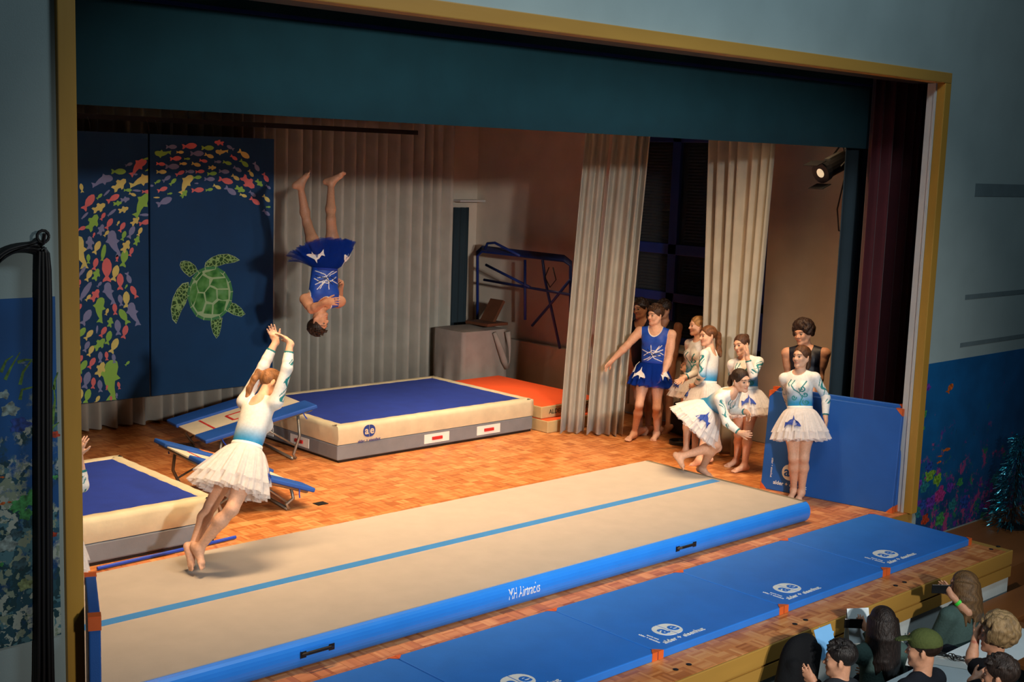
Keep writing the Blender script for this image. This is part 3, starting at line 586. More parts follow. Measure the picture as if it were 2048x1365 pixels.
# ================================================================== STORAGE CORNER
bx_ = empty('covered_trolley', (12.05, 13.75, 0), 'low trolley shrouded in a grey-beige dust sheet behind orange mats', 'trolley')
def trolley():
    t0 = px(912, 640, 2, .95); t1 = px(1050, 652, 2, .95)
    x0, x1, y0, y1, z1_ = 11.55, 12.42, 13.42, 14.12, .98
    rg = random.Random(4); G = []
    for k in range(9):
        t = k/8; row = []
        for j in range(72):
            a = 2*math.pi*j/72; ca, sa = math.cos(a), math.sin(a); q = max(abs(ca), abs(sa))**.85
            fx = ca/q*(x1-x0)/2; fy = sa/q*(y1-y0)/2; fo = 1+t*(.06+.05*math.sin(j*.9)*t+.04*math.sin(j*.37+1))
            row.append(((x0+x1)/2+fx*fo, (y0+y1)/2+fy*fo, z1_-.02-(z1_-.06)*t+.02*math.sin(j*.5)*t))
        G.append(row+[row[0]])
    b = MB().grid(np.array(G), flip=True); n = 72
    ring = [G[0][j] for j in range(n)]; b.add(ring+[((x0+x1)/2, (y0+y1)/2, z1_+.03)], [(j, (j+1) % n, n) for j in range(n)])
    b.build('dust_sheet', 'drape', bx_, smooth=True)
    fo = []
    for k in range(8):
        a = k/7; fo.append((x1-.32+.28*math.sin(a*math.pi)*.6+.25*a, y0-.05-.02*math.sin(a*9), z1_-.05-.55*math.sin(a*math.pi)))
    MB().tube(fo, [.03+.02*math.sin(k) for k in range(8)], 8).build('sheet_fold', 'drape', bx_, smooth=True)
    B((x0+.1, y0+.1, .0), (x1-.1, y1-.1, z1_-.05)).build('frame', 'black_metal', bx_)
trolley()
tf = empty('trestle_frame', (12.7, 13.5, .74), 'dark blue folded tubular frames leaning against the storage wall', 'frame')
def P_(u, v, x=12.62): return px(u, v, 0, x)
for k in range(4):
    x = 12.48+.07*k; dv = -3*k
    MB().tube([P_(955, 640, x), P_(955, 512+dv, x), P_(965, 503+dv, x), P_(1128, 522+dv, x), P_(1141, 532+dv, x), P_(1141, 672, x)], .022, 7).build('tube_frame', 'blue_frame', tf, smooth=True)
for pts in ([(1085, 520), (1090, 560), (1120, 698)], [(1140, 560), (1100, 610), (1064, 652)], [(1050, 520), (1050, 640)], [(968, 560), (1140, 590)], [(972, 530), (1060, 575)], [(970, 498), (975, 487), (990, 486), (1040, 512)]):
    MB().tube([P_(u, v, 12.45) for u, v in pts], .02, 7).build('cross_tube', 'blue_frame', tf, smooth=True)
MB().tube([P_(1098, 535, 12.43), P_(1090, 555, 12.43), P_(1100, 575, 12.43), P_(1112, 560, 12.43), P_(1106, 535, 12.43)], .008, 6).build('hanging_cord', 'cable_black', tf, smooth=True)
mat('brown_board', S(96, 56, 34), .6, .15)
MB().obox((12.3, 13.65, 1.20), (.1, .0, .16), (0, .14, 0), (.02, 0, -.012)).obox((12.15, 13.6, 1.045), (.2, 0, .0), (0, .24, 0), (0, 0, .02)).build('step_stool', 'brown_board', label='small brown wooden board propped on the dust sheet', cat='board')
a = px(922, 401, 1, YB); b_ = px(985, 399, 1, YB)
MB().box((a[0]-.2, YB-.22, a[2]-.015), (XS-.02, YB, a[2]+.015)).build('wall_shelf', 'jamb_paint', label='thin white shelf high in the storage corner', cat='shelf')
pleats([(12.2, 14.62), (12.62, 14.62)], .02, a[2]-.1, .03, .12, 'dark_drape', 'leg_blue', 'dark narrow drape hanging under the white shelf', seed=21, nz=3)
# radiator and cases under the window
rd = empty('radiator', (12.78, 10.5, .2), 'pale radiator shelf below the blue window', 'radiator')
B((XS-.22, 9.3, .98), (XS-.003, 11.6, 1.02)).build('sill', 'jamb_paint', rd, bevel=.005)
for k in range(14): B((XS-.14, 9.4+k*.15, .15), (XS-.03, 9.52+k*.15, .92)).build('fin', 'stage_wall', rd, bevel=.01)
ca_ = empty('equipment_case', (12.5, 9.85, 0), 'black equipment case in the dark below the window', 'case')
B((12.3, 9.5, .02), (12.7, 10.2, .36)).build('shell', 'black_metal', ca_, bevel=.02); B((12.32, 9.52, .36), (12.68, 10.18, .42)).build('lid', 'black_metal', ca_, bevel=.02)
MB().tube([(12.29, 9.75, .3), (12.25, 9.78, .3), (12.25, 9.92, .3), (12.29, 9.95, .3)], .012, 6).build('handle', 'steel', ca_)
p = px(1362, 887, 2, .012)
MB().tube([p+V3(.14*math.cos(t), .14*math.sin(t), .012*(t/6.28)) for t in np.linspace(0, 19, 60)], .01, 6).build('cable_coil', 'cable_black', smooth=True, label='coil of black cable on the floor below the window', cat='cable')
MB().box((6.81, 10.0, 0), (6.93, 10.1, .006)).box((6.83, 10.02, .006), (6.91, 10.08, .009)).build('floor_socket', 'black_metal', label='small dark socket cover set in the parquet', cat='socket', bevel=.002)
for i in range(4):
    for d in (0, .14):
        p = px((1615, 1790, 1965, 1380)[i], (1258, 1172, 1095, 1352)[i], 2, 0)
        MB().lathe((p[0]+d, 5.2, -.0), EZ, [(.02, 0), (.02, .004), (.012, .006)], 10).build('floor_plug', 'black_metal', label='%s black floor plug of the pair %s' % ('left' if d == 0 else 'right', ('just above the jacket at the stage edge', 'in front of the second mat from the right', 'near the right corner of the stage edge', 'at the bottom edge of the picture')[i]), cat='plug', group='black floor plugs along the stage edge')
# ================================================================== SPOTLIGHT
def stage_lamp():
    c = px(1666, 333, 0, 11.75); d = nrm(-RT*.78-UP*.42-FW*.45)
    e = empty('stage_spotlight', c, 'black theatre spotlight hung high by the dark blue leg', 'spotlight')
    MB().lathe(c, d, [(.05, -.24), (.085, -.22), (.095, -.1), (.095, .1), (.11, .12), (.115, .2), (.105, .2)], 18).build('housing', 'black_metal', e, smooth=False)
    emis_mat('lamp_glow', (1, .8, .5, 1), .6); MB().lathe(c+d*.185, d, [(.1, 0), (.08, .012), (.0, .02)], 18).build('lens', 'lamp_glow', e)
    s_ = nrm(np.cross(d, EZ)); u_ = np.cross(s_, d)
    for k in (-1, 1): MB().obox(c+d*.25+u_*k*.13, d*.07, s_*.1, u_*.004).build('barn_door', 'black_metal', e)
    MB().tube([c+s_*.11, c+s_*.12+EZ*.05-d*.1, c+EZ*.2-d*.12, c-s_*.12+EZ*.05-d*.1, c-s_*.11], .012, 6).build('yoke', 'black_metal', e)
    MB().obox(c-d*.05+u_*.1, d*.12, s_*.03, u_*.012).build('top_fin', 'steel', e)
    MB().tube([c+EZ*.2-d*.12, V3(*(c-d*.12)[:2], 4.8)], .014, 6).build('hanger', 'black_metal', e)
    MB().tube([c-d*.2, c-d*.22-EZ*.15, c-d*.12-EZ*.5, c-d*.17-EZ*.75, c-d*.35-EZ*.85], .008, 6).build('cable', 'cable_black', e, smooth=True)
stage_lamp()

_c = px(1666, 333, 0, 11.75)-nrm(-RT*.78-UP*.42-FW*.45)*.12
MB().tube([(2.3, _c[1], 4.815), (XS-.001, _c[1], 4.815)], .024, 8).build('lighting_bar', 'steel', smooth=True, label='steel lighting bar above the valance edge carrying the spotlight', cat='bar')
# ================================================================== PEOPLE: distance-field figures
def blend(g, d, k):
    if k <= 0: return np.minimum(g, d)
    h_ = np.maximum(k-np.abs(g-d), 0)/k
    return np.minimum(g, d)-h_*h_*k*.25
class Rc:                       # tapered capsule, optional cut planes (point, normal)
    def __init__(s, a, b, ra, rb, k=.02, cut=()): s.a, s.b, s.ra, s.rb, s.k, s.cut = np.asarray(a, float), np.asarray(b, float), ra, rb, k, cut
    def box(s): r = max(s.ra, s.rb); return np.minimum(s.a, s.b)-r, np.maximum(s.a, s.b)+r
    def d(s, X, Y, Z):
        ba = s.b-s.a; L = ba @ ba+1e-9; px_, py_, pz_ = X-s.a[0], Y-s.a[1], Z-s.a[2]
        t = np.clip((px_*ba[0]+py_*ba[1]+pz_*ba[2])/L, 0, 1)
        q = np.sqrt((px_-t*ba[0])**2+(py_-t*ba[1])**2+(pz_-t*ba[2])**2)-(s.ra+(s.rb-s.ra)*t)
        for (p, n) in s.cut: q = np.maximum(q, (X-p[0])*n[0]+(Y-p[1])*n[1]+(Z-p[2])*n[2])
        return q
class El:                       # ellipsoid with axes
    def __init__(s, c, ax, r, k=.03): s.c, s.ax, s.r, s.k = np.asarray(c, float), np.asarray(ax, float), np.asarray(r, float), k
    def box(s): m = np.sqrt(((s.ax*s.r[:, None])**2).sum(0)); return s.c-m, s.c+m
    def d(s, X, Y, Z):
        x, y, z = X-s.c[0], Y-s.c[1], Z-s.c[2]; k0 = 0; k1 = 0
        for i in range(3):
            u = (x*s.ax[i, 0]+y*s.ax[i, 1]+z*s.ax[i, 2])/s.r[i]; k0 = k0+u*u; k1 = k1+(u/s.r[i])**2
        k0 = np.sqrt(k0); k1 = np.sqrt(k1); return k0*(k0-1)/(k1+1e-9)
class Field:
    def __init__(s, prims, h, inflate=0):
        lo = np.min([p.box()[0] for p in prims], 0)-inflate-4*h; hi = np.max([p.box()[1] for p in prims], 0)+inflate+4*h
        s.lo, s.h = lo, h; s.n = np.ceil((hi-lo)/h).astype(int)+1; s.g = np.full(s.n, .15, np.float32)
        for p in prims: s.add(p, inflate)
    def sl(s, lo, hi):
        a = np.maximum(np.floor((lo-s.lo)/s.h).astype(int), 0); b = np.minimum(np.ceil((hi-s.lo)/s.h).astype(int)+1, s.n)
        if (b <= a).any(): return None
        ax = [(s.lo[i]+s.h*np.arange(a[i], b[i])).astype(np.float32) for i in range(3)]
        return tuple(slice(a[i], b[i]) for i in range(3)), ax[0][:, None, None], ax[1][None, :, None], ax[2][None, None, :]
    def add(s, p, inflate=0, sub=False):
        lo, hi = p.box(); m = p.k+inflate+2*s.h; r = s.sl(lo-m, hi+m)
        if r is None: return
        q, X, Y, Z = r; d = (p.d(X, Y, Z)-inflate).astype(np.float32)
        s.g[q] = -blend(-s.g[q], d, p.k) if sub else blend(s.g[q], d, p.k)
    def plane(s, p, n):
        X, Y, Z = (s.lo[i]+s.h*np.arange(s.n[i]) for i in range(3))
        s.g = np.maximum(s.g, ((X-p[0])*n[0])[:, None, None]+((Y-p[1])*n[1])[None, :, None]+((Z-p[2])*n[2])[None, None, :]).astype(np.float32)
    def mesh(s):
        g = s.g; I = g < 0; c = np.zeros(tuple(np.array(g.shape)-1), np.int8)
        for a in (0, 1):
            for b in (0, 1):
                for d in (0, 1): c += I[a:g.shape[0]-1+a, b:g.shape[1]-1+b, d:g.shape[2]-1+d]
        idx = np.argwhere((c > 0) & (c < 8)); cid = np.full(c.shape, -1, np.int32); cid[tuple(idx.T)] = np.arange(len(idx))
        co = np.array([(a, b, d) for a in (0, 1) for b in (0, 1) for d in (0, 1)]); vals = np.stack([g[tuple((idx+k).T)] for k in co], 1)
        acc = np.zeros((len(idx), 3)); cnt = np.zeros(len(idx))
        for i in range(8):
            for j in range(i+1, 8):
                if np.abs(co[i]-co[j]).sum() != 1: continue
                va, vb = vals[:, i], vals[:, j]; m = (va < 0) != (vb < 0); t = np.where(m, va/np.where(m, va-vb, 1), 0)
                acc += np.where(m[:, None], co[i]+(co[j]-co[i])*t[:, None], 0); cnt += m
        V = s.lo+(idx+acc/np.maximum(cnt, 1)[:, None])*s.h; F_ = []
        for ax in range(3):
            sl0 = [slice(None)]*3; sl1 = [slice(None)]*3; sl0[ax] = slice(0, -1); sl1[ax] = slice(1, None)
            A, B_ = I[tuple(sl0)], I[tuple(sl1)]; e = np.argwhere(A != B_); o1, o2 = [(1, 2), (2, 0), (0, 1)][ax]
            e = e[(e[:, o1] > 0) & (e[:, o2] > 0) & (e[:, o1] < g.shape[o1]-1) & (e[:, o2] < g.shape[o2]-1)]
            if not len(e): continue
            def cell(d1, d2):
                q = e.copy(); q[:, o1] -= d1; q[:, o2] -= d2; return cid[tuple(q.T)]
            Q = np.stack([cell(1, 1), cell(0, 1), cell(0, 0), cell(1, 0)], 1); ins = A[tuple(e.T)]
            Q[~ins] = Q[~ins][:, ::-1]; F_.append(Q)
        F_ = np.concatenate(F_); F_ = F_[(F_ >= 0).all(1)]
        return V, F_
def chain(par, uv, L, s):        # point on the picture ray at bone length L from its parent, on the far (+) or near (-) side
    if isinstance(uv, np.ndarray): return uv
    d = ray(uv[0], uv[1]); o = CAM-par; A = d @ d; Bq = 2*(d @ o); C = o @ o-L*L; D = Bq*Bq-4*A*C
    if D <= 0: t = -Bq/(2*A)
    else: t = (-Bq+(1 if s > 0 else -1)*math.sqrt(D))/(2*A)*1.0 if abs(s) == 1 else None
    if D > 0 and abs(s) != 1: t = -Bq/(2*A)+s*math.sqrt(D)/(2*A)
    p = CAM+d*t; v = p-par; n = np.linalg.norm(v)
    return par+v/n*min(max(n, L*.75), L*1.12)
def bend(a, c, l1, l2, uv):      # knee or elbow between two known ends, nearest to its pixel
    v = c-a; D = np.linalg.norm(v); n = v/D
    if D > (l1+l2)*.999: return a+v*l1/(l1+l2)
    x = (l1*l1-l2*l2+D*D)/(2*D); r = math.sqrt(max(l1*l1-x*x, 0)); e1 = nrm(np.cross(n, V3(.3, .5, .8))); e2 = np.cross(n, e1)
    t = np.linspace(0, 2*math.pi, 361)[:, None]; P = a+n*x+r*(np.cos(t)*e1+np.sin(t)*e2)
    return P[np.argmin(((topx(P)-np.array(uv))**2).sum(1))]
RH = nrm(V3(RT[0], RT[1], 0)); FH = nrm(V3(FW[0], FW[1], 0))
def vec(r, t, u=0): return nrm(RH*r-FH*t+EZ*u)       # picture right, towards the camera, up
def frame(up, fwd):
    up = nrm(up); fwd = nrm(fwd-up*(fwd @ up)); return np.array([np.cross(up, fwd), fwd, up])     # rows: left, forward, up
def hand_prims(wr, dr, nl, sc_, side, curl=.35, spread=.14, fist=False, point=False):
    """palm, four unequal bent fingers and a thumb; nl = palm normal (towards the palm side)"""
    dr = nrm(dr); nl = nrm(nl-dr*(nl @ dr)); sd = np.cross(dr, nl)*side; P = []; k = .006
    pl = wr+dr*.045*sc_
    P.append(El(pl, [dr, sd, nl], V3(.052, .039, .016)*sc_, .012)); P.append(Rc(wr-dr*.02*sc_, pl, .023*sc_, .022*sc_, .015))
    for i, ln in enumerate((.072, .082, .076, .060)):
        o = (i-1.5)*.0195*sc_; b0 = wr+dr*(.078-.004*abs(i-1.3))*sc_-sd*o; f = spread*(1.5-i)*.55
        d0 = nrm(dr*math.cos(f)+sd*math.sin(f)); c = 1.35 if fist else curl
        if point and i == 0: c = .05
        d1 = nrm(d0*math.cos(c*.7)+nl*math.sin(c*.7)); d2 = nrm(d0*math.cos(c*1.6)+nl*math.sin(c*1.6))
        m = b0+d1*ln*.5*sc_; P.append(Rc(b0, m, .0095*sc_, .0085*sc_, .004)); P.append(Rc(m, m+d2*ln*.45*sc_, .0085*sc_, .0068*sc_, .003))
    t0 = wr+dr*.028*sc_+sd*.03*sc_; td = nrm(dr*.72+sd*.62+nl*.3); t1 = t0+td*.04*sc_; P.append(Rc(t0, t1, .0125*sc_, .010*sc_, .01))
    P.append(Rc(t1, t1+nrm(td+dr*.5+nl*(.6 if fist else .1))*.03*sc_, .010*sc_, .008*sc_, .004))
    return P
def foot_prims(an, toe, shin, sc_, side_vec):
    fd = nrm(toe-an); dn = nrm(-(shin-fd*(shin @ fd))); P = []        # dn: towards the sole
    heel = an-fd*.02*sc_+dn*.038*sc_-nrm(shin)*.0; L = np.linalg.norm(toe-an); ball = an+(toe-an)*.66+dn*.012*sc_
    P.append(Rc(an, heel-fd*.02*sc_, .035*sc_, .029*sc_, .03)); P.append(Rc(an+fd*.01*sc_, ball, .034*sc_, .022*sc_, .03)); P.append(Rc(heel, ball, .028*sc_, .022*sc_, .02))
    sv = nrm(np.cross(fd, dn)); P.append(Rc(ball+sv*.016*sc_, ball-sv*.018*sc_, .019*sc_, .018*sc_, .015))
    for i in range(5):
        o = (i-2)*.0135*sc_; b0 = ball+sv*o+dn*.004*sc_; P.append(Rc(b0, b0+fd*(.052-.005*abs(i-1 if True else 0))*sc_, .0115*sc_, .0085*sc_, .004))
    return P
SKIN = {'fair': S(226, 176, 146), 'tan': S(206, 150, 118), 'deep': S(176, 122, 92)}
def head_prims(c, fr, s, male):
    l, f, u = fr; W = lambda x, y, z: c+s*(l*x+f*y+u*z); ax = fr; P = []
    P += [El(W(0, -.012, .035), ax, V3(.073, .092, .078)*s, .02), El(W(0, .03, -.03), ax, V3(.057, .056, .083)*s, .03)]
    jw = .040 if male else .034
    for q in (-1, 1):
        P += [Rc(W(q*.058, -.005, -.035), W(q*jw, .022, -.078), .020*s, .016*s, .02), Rc(W(q*jw, .022, -.078), W(q*.012, .068, -.095), .017*s, .016*s, .02), El(W(q*.034, .062, -.028), ax, V3(.022, .020, .024)*s, .02)]
        P += [El(W(q*.0765, -.010, -.012), frame(u, nrm(f+l*q*.5)), V3(.007, .018, .030)*s, .008)]
    P += [El(W(0, .068, -.097), ax, V3(.018, .015, .014)*s, .015), El(W(0, .076, .022), ax, V3(.046, .014, .012)*s, .02)]
    P += [Rc(W(0, .082, .004), W(0, .103, -.030), .0075*s, .0105*s, .01), Rc(W(-.011, .088, -.033), W(.011, .088, -.033), .0085*s, .0085*s, .008)]
    P += [El(W(0, .083, -.058), ax, V3(.023, .009, .0055)*s, .006), El(W(0, .082, -.0695), ax, V3(.020, .009, .006)*s, .006)]
    sub = [El(W(q*.031, .098, -.002), ax, V3(.0155, .018, .0078)*s, .010) for q in (-1, 1)]+[El(W(0, .094, -.0637), ax, V3(.024, .006, .0022)*s, .004)]
    return P, sub, W
def figure(label, h, dp, pel, neck, head, pf, cf, hf, arms, legs, ground=0., male=False, skin='fair', outfit='girl', hair=('pony', S(120, 76, 44)), res=.0068, wide=1., headup=None, shrug=(0, 0), name='person', tutu=None, sleeve=.78, swirl=True, extra=None, cat='person', handn=(None, None), fist=(False, False), flat=False):
    bl = lambda q: q*h
    Pp = at(pel[0], pel[1], dp); Nk = chain(Pp, neck, bl(.305), neck[2] if not isinstance(neck, np.ndarray) else 0); up = nrm(Nk-Pp); pfr = frame(up, pf); cfr = frame(up, cf); mid = frame(up, nrm(pf)+nrm(cf))
    Hc = chain(Nk, head, bl(.108), head[2] if not isinstance(head, np.ndarray) else 0); hu = nrm(Hc-Nk)*.55+up*.45 if headup is None else headup; hfr = frame(hu, hf); s = h/7.5/.215
    g = 1 if male else .0; P = []; TOR = []; sw = bl(.117 if male else .1)*wide; b = h/1.68
    # torso
    T = TOR.append; l, f, u = cfr; l2, f2, u2 = pfr; lm, fm, um = mid
    at_ = lambda t: Pp+(Nk-Pp)*t
    T(El(at_(.03), pfr, V3(.155 if not male else .148, .108, .10)*b, .04)); 
    for q in (-1, 1): T(El(at_(-.08)+l2*q*.065*b-f2*.045*b, pfr, V3(.082, .082, .085)*b, .05))
    T(El(at_(.30), mid, V3(.118 if not male else .135, .088, .13)*b, .07)); T(El(at_(.58), cfr, V3(.128 if not male else .15, .098, .15)*b, .07)); T(El(at_(.80)+f*.002, cfr, V3(.135 if not male else .165, .085, .095)*b, .06))
    sh = []
    for i, q in enumerate((1, -1)):
        S_ = Nk-u*.058*b+l*q*sw+u*shrug[i]*b+f*.0; sh.append(S_)
        T(Rc(at_(.86)+l*q*.05*b, S_, .055*b, .048*b if male else .040*b, .04)); T(Rc(Nk+l*q*.015*b+u*.012*b, S_+u*.012*b-l*q*.02*b, .036*b, .028*b, .045))
        if not male: T(El(at_(.66)+l*q*.06*b+f*.085*b, cfr, V3(.052, .042, .05)*b, .035))
        elif True: T(El(at_(.72)+l*q*.07*b+f*.06*b, cfr, V3(.07, .04, .06)*b, .04))
    P += TOR
    P.append(Rc(Nk-u*.02*b, Hc-hfr[2]*.055*s-hfr[1]*.018*s, (.058 if male else .049)*b, (.054 if male else .046)*b, .03))
    # arms (left, right)
    AR = []
    for i, A in enumerate(arms):
        q = 1 if i == 0 else -1; S_ = sh[i]; E_ = chain(S_, A[0], bl(.172), A[0][2]); W_ = chain(E_, A[1], bl(.148), A[1][2]); tp_ = chain(W_, A[2], bl(.1), A[2][2]) if len(A) > 2 else W_+(W_-E_)
        m = 1.18 if male else 1.; fa = E_+(W_-E_)*.28
        P.append(Rc(S_, E_, .046*b*m, .037*b*m, .035)); P.append(Rc(S_+(E_-S_)*.35, S_+(E_-S_)*.6, .044*b*m, .042*b*m, .02)); P.append(Rc(E_, fa, .037*b*m, .038*b*m, .02)); P.append(Rc(fa, W_, .038*b*m, .0245*b*m, .02))
        nl = handn[i] if handn[i] is not None else -l*q+f*.15
        hp = hand_prims(W_, tp_-W_, nl, h/1.72*(1.05 if male else .95), q, fist=fist[i]); P += hp; AR.append((S_, E_, W_))
    # legs
    LG = []; hj = [Pp+l2*q*bl(.052) for q in (1, -1)]
    for i, Lg in enumerate(legs):
        kn, an, to = Lg; hp_ = hj[i]
        A_ = an if isinstance(an, np.ndarray) else px(an[1], an[2], 2, ground+.075*b) if an[0] == 'g' else at(an[0], an[1], dp+an[2])
        vv = A_-hp_; mxl = bl(.494)
        if np.linalg.norm(vv) > mxl and not isinstance(an, np.ndarray) and an[0] != 'g': A_ = hp_+nrm(vv)*mxl
        K = bend(hp_, A_, bl(.247), bl(.247), kn)
        TT = to if isinstance(to, np.ndarray) else px(to[1], to[2], 2, ground+.022*b) if to[0] == 'g' else chain(A_, to, bl(.105), to[2])
        vt = TT-A_; TT = A_+nrm(vt)*min(max(np.linalg.norm(vt), bl(.095)), bl(.115))
        m = 1.0 if not male else .95
        P.append(Rc(hp_, hp_+(K-hp_)*.5, .086*b*m, .070*b*m, .05)); P.append(Rc(hp_+(K-hp_)*.5, K, .070*b*m, .050*b*m, .03)); sd_ = nrm(A_-K)
        bk = -nrm((l2*0+f2)-sd_*(f2 @ sd_)); cf_ = K+(A_-K)*.3+bk*.014*b
        P.append(Rc(K, cf_, .047*b*m, .053*b*m, .03)); P.append(Rc(cf_, A_, .053*b*m, .032*b*m, .03)); P += foot_prims(A_, TT, K-A_, b*(1.08 if male else .98), l2); LG.append((hp_, K, A_, TT))
    hp, hs, Wh = head_prims(Hc, hfr, s, male); P += hp
    F_ = Field(P, res)
    for q in hs: F_.add(q, sub=True)
    V, Fc = F_.mesh(); sk = np.array(SKIN[skin]); C = np.tile(sk, (len(V), 1)); X = (V-Hc)/s; hx, hy, hz = X @ hfr[0], X @ hfr[1], X @ hfr[2]
    fm_ = (hy > .05)
    lip = fm_ & (np.abs(hx) < .024) & (np.abs(hz+.0635) < .0115*(1-np.abs(hx)/.034)); C[lip, :3] *= (.82, .55, .55)
    hc_ = np.array(hair[1][:3]); brow = fm_ & (np.abs(hz-.020-.1*(.031-np.abs(np.abs(hx)-.031))) < .0055) & (np.abs(np.abs(hx)-.032) < .020); C[brow, :3] = C[brow, :3]*.3+hc_*.6
    if male and hair[0] in ('short', 'cap'): 
        st = fm_ & (hz < -.05) & ~lip; C[st, :3] *= (.9, .86, .84)
    base = V3(Pp[0], Pp[1], min(ground, V[:, 2].min())); root = empty(name, base, label, cat)
    mesh_obj('body', V, Fc, 'skin', root, True, C)
    # eyes
    for q in (-1, 1):
        ev = []; c = Wh(q*.031, .0735, -.002); n1, n2 = 10, 7
        for a in range(n2+1):
            for bq in range(n1):
                th = math.pi*a/n2; ph = 2*math.pi*bq/n1; ev.append(c+.0125*s*(hfr[1]*math.cos(th)+math.sin(th)*(hfr[0]*math.cos(ph)+hfr[2]*math.sin(ph))))
        fs = [(a*n1+bq, a*n1+(bq+1) % n1, (a+1)*n1+(bq+1) % n1, (a+1)*n1+bq) for a in range(n2) for bq in range(n1)]
        cc = [S(36, 26, 20) if i//n1 < 2 else S(140, 124, 112) for i in range(len(ev))]; mesh_obj('eye', ev, fs, 'skin', root, True, cc)
    # hair
    make_hair(hair, Hc, hfr, s, root, Nk, up, res)
    # clothes
    G = dict(Pp=Pp, Nk=Nk, up=up, cfr=cfr, pfr=pfr, mid=mid, b=b, h=h, AR=AR, LG=LG, TOR=TOR, Hc=Hc, hfr=hfr, s=s, sh=sh, root=root)
    OUTFIT[outfit](G, res, sleeve)
    if tutu: make_tutu(G, **tutu)
    return G
def make_hair(hair, Hc, fr, s, root, Nk, up, res):
    st, col = hair[0], np.array(hair[1]); l, f, u = fr; W = lambda x, y, z: Hc+s*(l*x+f*y+u*z); P = []; sub = []; rg = random.Random(int(abs(Hc[0]*1000)) % 997)
    if st in ('pony', 'bun', 'low', 'long'):
        P.append(El(W(0, -.016, .036), fr, V3(.0815, .0985, .085)*s, .01)); sub.append(El(W(0, .115, -.035), fr, V3(.082, .085, .105)*s, .012))
        if st != 'long': sub.append(El(W(0, -.02, -.12), fr, V3(.12, .15, .075)*s, .02))
    cap = P; P = []
    if st in ('pony', 'low'):
        tail = hair[2] if len(hair) > 2 else [(0, -.10, .05), (0, -.15, .02), (0, -.16, -.07), (0, -.13, -.16)]
        pts = [W(*p) if not isinstance(p, np.ndarray) else p for p in tail]; rr = hair[3] if len(hair) > 3 else .03; n = len(pts)
        for i in range(n-1):
            a = rr*(.6 if i == 0 else 1-.1*i)*s; P.append(Rc(pts[i], pts[i+1], a, rr*(1-.1*(i+1) if i < n-2 else .35)*s, .02))
            for k in range(3):
                o = np.array([rg.uniform(-1, 1) for _ in range(3)])*rr*.55*s; P.append(Rc(pts[i]+o*(i > 0), pts[i+1]+o, rr*.4*s, rr*.3*s, .008))
    if st == 'bun':
        c = W(*hair[2]); P.append(El(c, fr, V3(.036, .032, .034)*s, .012))
        for k in range(7): a = k*.9; P.append(El(c+(l*math.cos(a)+u*math.sin(a))*.024*s, fr, V3(.015, .018, .015)*s, .004))
    if st == 'long':
        for k in range(26):
            a = -2.7+5.4*k/25; x, y = .085*math.sin(a), -.016-.09*math.cos(a)
            if y > .045: continue
            L_ = hair[2]*rg.uniform(.85, 1.1); p0 = W(x, y, .02); p1 = W(x*1.12, y*1.08-.01, -.09); p2 = p1-EZ*L_*.5*s+(p1-Hc)*.12; p3 = p2-EZ*L_*.5*s+np.array([rg.uniform(-.02, .02) for _ in range(3)])
            r = .022*s; P += [Rc(p0, p1, r, r, .012), Rc(p1, p2, r, r*.95, .012), Rc(p2, p3, r*.95, r*.4, .01)]
    if st in ('short', 'cap'):
        P.append(El(W(0, -.018, .042), fr, V3(.083, .100, .088)*s, .01)); sub.append(El(W(0, .118, -.05), fr, V3(.09, .082, .110)*s, .012)); sub.append(El(W(0, -.0, -.11), fr, V3(.13, .16, .075)*s, .02))
        if st == 'short':
            for k in range(70):
                a = rg.uniform(0, 6.28); e = rg.uniform(.25, 1.5); d = l*math.cos(a)*math.cos(e)+f*math.sin(a)*math.cos(e)+u*math.sin(e); x, y, z = .082*math.cos(a)*math.cos(e), -.018+.098*math.sin(a)*math.cos(e), .042+.087*math.sin(e)
                if y > .07: continue
                p = W(x, y, z); P.append(Rc(p, p+(d*.012+f*.018+l*rg.uniform(-.008, .008))*s, .010*s, .005*s, .006))
            for k in range(9): x = -.05+.0125*k; P.append(Rc(W(x, .045, .105-.3*abs(x)), W(x*1.1, .082, .078-.3*abs(x)), .012*s, .007*s, .006))
    if st == 'curly':
        R_ = hair[2] if len(hair) > 2 else .1; low = hair[3] if len(hair) > 3 else -.06
        P.append(El(W(0, -.02, .04), fr, V3(.088, .104, .092)*s, .01))
        for k in range(230):
            a = rg.uniform(0, 6.28); e = rg.uniform(low*10, 1.55); x, y, z = R_*math.cos(a)*math.cos(e), -.02+R_*1.08*math.sin(a)*math.cos(e), .045+R_*math.sin(e)
            if y > .05 and z < .07: continue
            r = rg.uniform(.017, .026); P.append(El(W(x, y, z), fr, V3(r, r, r*1.2)*s, .006))
        sub.append(El(W(0, .125, -.045), fr, V3(.075, .08, .10)*s, .008))
    if st in ('pony', 'bun', 'low', 'long'): late = P; P = cap
    else: late = []; P = cap+P
    F_ = Field(P+late, res); F_.g[:] = .15
    for q in P: F_.add(q)
    for q in sub: F_.add(q, sub=True)
    for q in late: F_.add(q)
    V, Fc = F_.mesh(); X = (V-Hc)/s; rr = np.sin(X @ l*190+np.sin(X @ u*60)*2)*.5+.5
    C = np.tile(col, (len(V), 1)); C[:, :3] *= (.72+.5*rr)[:, None]; mesh_obj('hair', V, Fc, 'hair', root, True, C)
